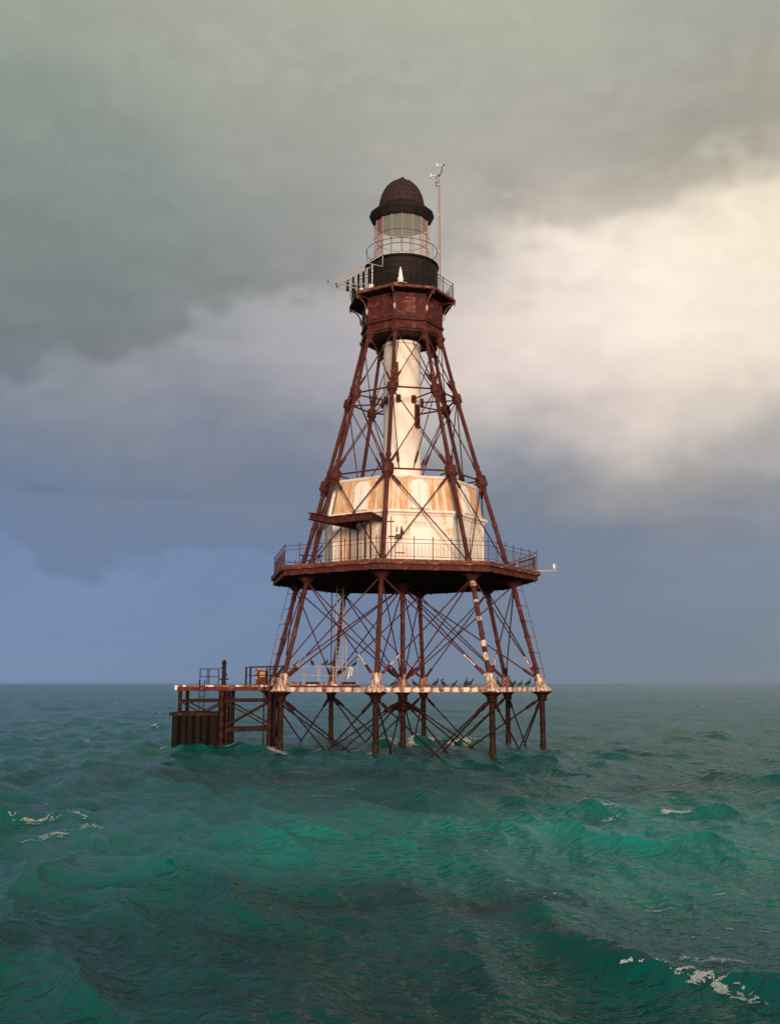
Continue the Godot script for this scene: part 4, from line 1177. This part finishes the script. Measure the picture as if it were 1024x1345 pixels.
func make_pier() -> void:
	var p := thing("pier", "short rusty boat pier on posts reaching out from the piles", "pier")
	for k in 10:
		block(p, "deck_plank", Vector3(-13.88 + k * 0.575, 3.84, -0.1), Vector3(0.56, 0.12, 2.5), M.guano_speckled if k % 3 else M.guano)
	for z in [1.1, -1.25]:
		block(p, "side_beam", Vector3(-11.27, 3.66, z), Vector3(5.8, 0.26, 0.14), M.iron if z > 0 else M.iron_wet)
		beam(p, "brace_beam", Vector3(-13.9, 2.92, z), Vector3(-8.3, 2.95, z), 0.14, 0.2, M.iron_wet)
		beam(p, "brace_beam", Vector3(-11.1, 1.12, z), Vector3(-8.5, 1.2, z), 0.16, 0.24, M.iron_wet)
		beam(p, "diagonal", Vector3(-11.2, 1.35, z + 0.08), Vector3(-8.5, 2.85, z + 0.08), 0.09, 0.09, M.iron_wet)
		beam(p, "diagonal", Vector3(-11.2, 2.85, z - 0.08), Vector3(-8.4, 1.3, z - 0.08), 0.09, 0.09, M.iron_wet)
		beam(p, "diagonal", Vector3(-13.85, 2.8, z - 0.1), Vector3(-12.8, 2.25, z - 0.1), 0.09, 0.09, M.iron_wet)
		beam(p, "diagonal", Vector3(-11.4, 2.85, z - 0.1), Vector3(-12.7, 2.2, z - 0.1), 0.09, 0.09, M.iron_wet)
		put(tube([Vector3(-13.98, 2.15, z), Vector3(-13.98, 3.55, z)], [0.12, 0.12], 10), "post", M.iron_wet, p)
		put(tube([Vector3(-11.36, -3.0, z + 0.05), Vector3(-11.36, 3.55, z + 0.05)], [0.2, 0.2], 12), "post", M.iron_wet, p)
		put(tube([Vector3(-11.05, -3.0, z - 0.2), Vector3(-11.05, 3.55, z - 0.2)], [0.13, 0.13], 12), "post", M.iron_wet, p)
		put(tube([Vector3(-8.35, -3.0, z), Vector3(-8.35, 3.6, z)], [0.15, 0.15], 12), "post", M.iron_wet, p)
		put(tube([Vector3(-8.02, -3.0, z + 0.1), Vector3(-8.02, 3.6, z + 0.1)], [0.11, 0.11], 12), "post", M.iron_wet, p)
	block(p, "end_beam", Vector3(-14.24, 3.74, -0.1), Vector3(0.16, 0.3, 2.6), M.guano)
	bar(p, "hanging_pipe", Vector3(-8.7, 0.2, 1.2), Vector3(-8.7, 3.9, 1.2), 0.045, M.iron_wet)
	# guard rails
	for z in [1.0]:
		for x in [-12.78, -12.22, -11.62]:
			bar(p, "rail_post", Vector3(x, 3.9, z), Vector3(x, 4.9, z), 0.03, M.iron_black)
		beam(p, "top_rail", Vector3(-12.8, 4.9, z), Vector3(-11.6, 4.9, z), 0.07, 0.06, M.iron_black)
		beam(p, "mid_rail", Vector3(-12.8, 4.42, z), Vector3(-11.6, 4.42, z), 0.05, 0.05, M.iron_black)
	bar(p, "rail_post", Vector3(-12.35, 3.9, 1.0), Vector3(-12.32, 4.85, 1.0), 0.03, M.iron_black)
	for z in [0.9, -1.1]:
		bar(p, "rail_post", Vector3(-9.9, 3.9, z), Vector3(-9.9, 5.02, z), 0.06, M.iron_black)
		beam(p, "top_rail", Vector3(-9.95, 5.02, z), Vector3(-7.4, 5.1, z), 0.05, 0.05, M.iron_black)
		beam(p, "mid_rail", Vector3(-9.9, 4.5, z), Vector3(-7.6, 4.5, z), 0.04, 0.04, M.iron_black)
		bar(p, "rail_post", Vector3(-8.6, 3.9, z), Vector3(-8.6, 5.05, z), 0.04, M.iron_black)
	# steel sheet-pile fender box
	var c := thing("sheet_pile_box", "dark sheet-pile fender box standing in the water under the pier end", "fender")
	var sides := [[Vector3(-14.3, 0, 1.75), Vector3(-11.6, 0, 1.75)], [Vector3(-11.6, 0, 1.75), Vector3(-11.6, 0, -1.7)], [Vector3(-11.6, 0, -1.7), Vector3(-14.3, 0, -1.7)], [Vector3(-14.3, 0, -1.7), Vector3(-14.3, 0, 1.75)]]
	for s in sides:
		var d: Vector3 = (s[1] - s[0])
		var n := 6
		var u := d / n
		var o := d.normalized().cross(Vector3.UP)
		o = -o if o.dot((s[0] + s[1]) * 0.5 - Vector3(-12.95, 0, 0)) < 0 else o
		for k in n:
			var a: Vector3 = s[0] + u * k
			var e := -0.14 if k % 2 else 0.14
			var w := u.length()
			var un := u.normalized()
			var pl := [Vector2(0, 0), Vector2(w * 0.18, e), Vector2(w * 0.82, e), Vector2(w, 0), Vector2(w, -0.05), Vector2(w * 0.82, e - 0.05), Vector2(w * 0.18, e - 0.05), Vector2(0, -0.05)]
			put(prism(pl, a + Vector3(0, -2.0, 0), un, o, Vector3.UP, 4.05), "sheet_pile", M.sheet_iron, c)
		beam(c, "cap_beam", s[0] + Vector3(0, 2.12, 0) - d.normalized() * 0.1, s[1] + Vector3(0, 2.12, 0) + d.normalized() * 0.1, 0.36, 0.2, M.iron_wet)
	block(c, "fill", Vector3(-12.95, 0.9, 0.02), Vector3(2.2, 2.0, 2.8), M.sheet_iron)
	# pier ladder
	var lad := thing("pier_ladder", "narrow steel ladder down from the pier deck to the sheet-pile box", "ladder", Vector3(-12.6, 2.1, 1.28))
	for x in [-0.16, 0.16]:
		put(tube([Vector3(x, 0, 0), Vector3(x, 1.85, 0), Vector3(x, 2.1, 0.1)], [0.028, 0.028, 0.028], 6), "stile", M.iron_black, lad)
	for k in 6:
		bar(lad, "rung", Vector3(-0.16, 0.2 + k * 0.3, 0), Vector3(0.16, 0.2 + k * 0.3, 0), 0.018, M.iron_black)
	# mooring post
	var mp := thing("mooring_post", "tall dark mooring post with stubby horns standing on the pier", "post", Vector3(-11.3, 3.9, 0.9))
	put(lathe([[0.16, 0.0], [0.14, 0.1], [0.12, 1.25], [0.15, 1.3], [0.15, 1.42], [0.1, 1.5], [0.06, 1.56], [0.0, 1.6]], 10), "shaft", M.iron_black, mp)
	for h in [[0.35, 0.26], [0.62, 0.18], [1.05, -0.2], [0.35, -0.24]]:
		put(tube([Vector3(0, h[0], 0), Vector3(h[1], h[0], 0.02), Vector3(h[1], h[0] + 0.1, 0.02)], [0.05, 0.05, 0.03], 6), "horn", M.iron_black, mp)
	# rusty cabinet
	var cab := thing("equipment_cabinet", "rusty equipment cabinet with a yellow panel on the pier", "cabinet", Vector3(-8.95, 3.9, 0.55))
	put(prism(rect(-0.36, 0.0, 0.36, 0.9), Vector3(0, 0, -0.25), Vector3.RIGHT, Vector3.UP, Vector3.BACK, 0.5), "case", M.iron, cab)
	block(cab, "lid", Vector3(0, 0.94, 0), Vector3(0.84, 0.07, 0.62), M.guano_speckled)
	block(cab, "panel", Vector3(0.06, 0.66, 0.262), Vector3(0.34, 0.34, 0.02), M.yellow_sign)
	block(cab, "hasp", Vector3(-0.3, 0.5, 0.27), Vector3(0.1, 0.86, 0.04), M.guano_speckled)

# ------------------------------------------------------------------ birds
func bird_mesh(pose: int) -> Array:
	# spine from tail to bill, y up, facing +x; sizes in metres; returns [body, breast, wing, bill, feet]
	var s: Array
	if pose == 0:     # upright
		s = [[-0.2, 0.02, 0.012], [-0.15, 0.07, 0.03], [-0.1, 0.14, 0.055], [-0.04, 0.22, 0.088], [0.02, 0.31, 0.095], [0.06, 0.39, 0.075], [0.085, 0.45, 0.045], [0.095, 0.51, 0.033], [0.09, 0.57, 0.03], [0.1, 0.61, 0.034], [0.135, 0.63, 0.033], [0.165, 0.63, 0.018]]
	elif pose == 1:   # leaning forward, neck drawn in
		s = [[-0.3, 0.08, 0.014], [-0.22, 0.12, 0.035], [-0.13, 0.17, 0.07], [-0.03, 0.22, 0.1], [0.07, 0.27, 0.1], [0.13, 0.33, 0.075], [0.15, 0.38, 0.045], [0.13, 0.43, 0.034], [0.14, 0.47, 0.034], [0.18, 0.485, 0.034], [0.215, 0.485, 0.018]]
	else:             # preening, head turned back
		s = [[-0.28, 0.05, 0.014], [-0.2, 0.1, 0.035], [-0.12, 0.16, 0.07], [-0.03, 0.22, 0.1], [0.06, 0.28, 0.098], [0.11, 0.34, 0.07], [0.13, 0.4, 0.042], [0.1, 0.45, 0.034], [0.04, 0.46, 0.033], [0.0, 0.44, 0.034], [-0.03, 0.41, 0.018]]
	var pts := []
	var rad := []
	for q in s:
		pts.append(Vector3(q[0], q[1], 0))
		rad.append(q[2])
	var e: Vector3 = pts[-1]
	var d: Vector3 = (pts[-1] - pts[-2]).normalized()
	var bill := tube([e - d * 0.01, e + d * 0.05, e + d * 0.075 + Vector3(0, -0.008, 0)], [0.014, 0.009, 0.004], 6)
	var k := 4
	var breast := tube([pts[2] + Vector3(0.025, -0.025, 0), pts[3] + Vector3(0.03, -0.02, 0), pts[4] + Vector3(0.028, -0.016, 0), pts[5] + Vector3(0.02, -0.008, 0), pts[6] + Vector3(0.012, 0, 0)], [0.03, 0.074, 0.082, 0.066, 0.038], 10)
	var wings := []
	for side in [-1.0, 1.0]:
		var z: float = side * 0.075
		wings.append(tube([pts[1] + Vector3(-0.02, 0.01, z * 0.35), pts[2] + Vector3(-0.02, 0.02, z * 0.7), pts[3] + Vector3(-0.025, 0.02, z), pts[4] + Vector3(-0.03, 0.015, z), pts[5] + Vector3(-0.02, 0.0, z * 0.75)], [0.012, 0.035, 0.05, 0.05, 0.02], 7, 0.45))
	var feet := []
	for side in [-1.0, 1.0]:
		feet.append(tube([Vector3(-0.0, 0.2, side * 0.04), Vector3(0.0, 0.03, side * 0.045), Vector3(0.02, 0.01, side * 0.05), Vector3(0.07, 0.006, side * 0.06)], [0.02, 0.013, 0.016, 0.008], 6))
	return [tube(pts, rad, 12), breast, wings, bill, feet]

func make_birds() -> void:
	var poses := [bird_mesh(0), bird_mesh(1), bird_mesh(2)]
	var D := W(0, 8.72, 3.775)
	var G := W(45, 8.72, 3.775)
	var I := W(90, 8.72, 3.775)
	# x in the world (on the ring beams), pose, facing degrees, pale breast, label
	var rows := [
		[1.75, 1, 20.0, true, "dark cormorant with pale belly, nearest the middle pile on the ring beam"],
		[2.2, 2, 150.0, true, "pale-necked cormorant with its head turned back on the ring beam"],
		[2.85, 1, 0.0, true, "long pale-bellied cormorant leaning forward alone on the ring beam"],
		[3.5, 0, 40.0, false, "black cormorant standing upright, one of a close pair on the ring beam"],
		[3.75, 1, 0.0, true, "cormorant with raised pale bill beside an upright black one on the ring beam"],
		[5.45, 0, 120.0, false, "black cormorant tucked against the white-crusted pile socket"],
		[6.3, 0, 200.0, false, "black cormorant with a hunched neighbour between the two right-hand sockets"],
		[6.5, 1, 10.0, false, "hunched black cormorant touching its upright neighbour on the ring beam"],
		[7.0, 1, 15.0, false, "black cormorant leaning forward alone between the two right-hand sockets"],
		[7.6, 1, 30.0, false, "dark cormorant standing beside the turnbuckle of the outermost socket"],
		[8.55, 0, 90.0, false, "black cormorant at the very end of the ring beyond the outermost socket"],
		[0.6, 1, 160.0, false, "black cormorant beside the middle pile on the front ring beam"],
		[-0.6, 1, 0.0, false, "dark cormorant just past the front socket toward the middle pile"]]
	for r in rows:
		var at: Vector3
		if r[0] < G.x: at = D.lerp(G, (r[0] - D.x) / (G.x - D.x))
		else: at = G.lerp(I, (r[0] - G.x) / (I.x - G.x))
		one_bird(poses[r[1]], at, deg_to_rad(r[2]), r[3], r[4])
	one_bird(poses[0], Vector3(-5.8, 5.07, 0.2), 2.4, false, "black cormorant perched alone on the walkway hand rail")
	one_bird(poses[1], Vector3(-4.95, 5.07, 0.2), 0.3, false, "black cormorant on the hand rail left of its rail companion by the ladder")
	one_bird(poses[1], Vector3(-4.55, 5.07, 0.2), 0.1, false, "black cormorant on the hand rail closest to the ladder stile")
	one_bird(poses[1], Vector3(-3.1, 5.02, 0.2), 0.5, false, "dark cormorant on the far end of the walkway hand rail")

func one_bird(m: Array, at: Vector3, turn: float, pale: bool, label: String) -> void:
	var b := thing("cormorant", label, "bird", at, turn, "cormorants resting on the ironwork")
	var k := 0.80 + 0.22 * fposmod(at.x * 7.31 + at.z * 3.7, 1.0)
	b.scale = Vector3(k, k, k)
	var body := put(m[0], "body", M.bird_black, b)
	put(m[3], "bill", M.bird_bill, b)
	if pale: put(m[1], "breast", M.bird_pale, b)
	for w in m[2]: put(w, "wing", M.bird_brown if pale else M.bird_black, b)
	for f in m[4]: put(f, "foot", M.bird_black, b)

# ------------------------------------------------------------------
func _ready() -> void:
	# --- camera, sky, sun, exposure
	var cam := Camera3D.new()
	cam.name = "camera"
	cam.fov = 53.30
	cam.near = 0.1
	cam.far = 30000.0
	add_child(cam)
	cam.position = EYE
	cam.rotation.x = deg_to_rad(9.536)
	cam.current = true
	var env := Environment.new()
	env.background_mode = Environment.BG_SKY
	env.tonemap_mode = Environment.TONE_MAPPER_LINEAR
	env.tonemap_exposure = 1.0
	env.sdfgi_enabled = true
	env.ssao_enabled = true
	env.ssil_enabled = true
	var sky := Sky.new()
	var sm := PanoramaSkyMaterial.new()
	sm.panorama = make_sky()
	sky.sky_material = sm
	env.sky = sky
	var we := WorldEnvironment.new()
	we.name = "world_environment"
	we.environment = env
	add_child(we)
	var sun := DirectionalLight3D.new()
	sun.name = "sun"
	sun.light_energy = 1.55
	sun.light_color = Color(1.0, 0.845, 0.72)
	sun.light_angular_distance = 14.0
	sun.shadow_enabled = true
	add_child(sun)
	var az := deg_to_rad(6.0)         # from behind the camera, a little to its right
	var el := deg_to_rad(4.5)
	sun.look_at_from_position(Vector3(sin(az) * cos(el), sin(el), cos(az) * cos(el)) * 100.0, Vector3.ZERO)
	unit_cyl = CylinderMesh.new()
	unit_cyl.top_radius = 1.0
	unit_cyl.bottom_radius = 1.0
	unit_cyl.height = 1.0
	unit_cyl.radial_segments = 8
	unit_cyl.rings = 1
	unit_box = BoxMesh.new()
	make_materials()
	print("materials ", Time.get_ticks_msec())
	make_waves()
	make_sea()
	print("sea ", Time.get_ticks_msec())
	make_tower()
	make_walkway()
	make_pier()
	make_fittings()
	make_birds()
	print("things ", Time.get_ticks_msec())
	make_foam()
	print("foam ", Time.get_ticks_msec())
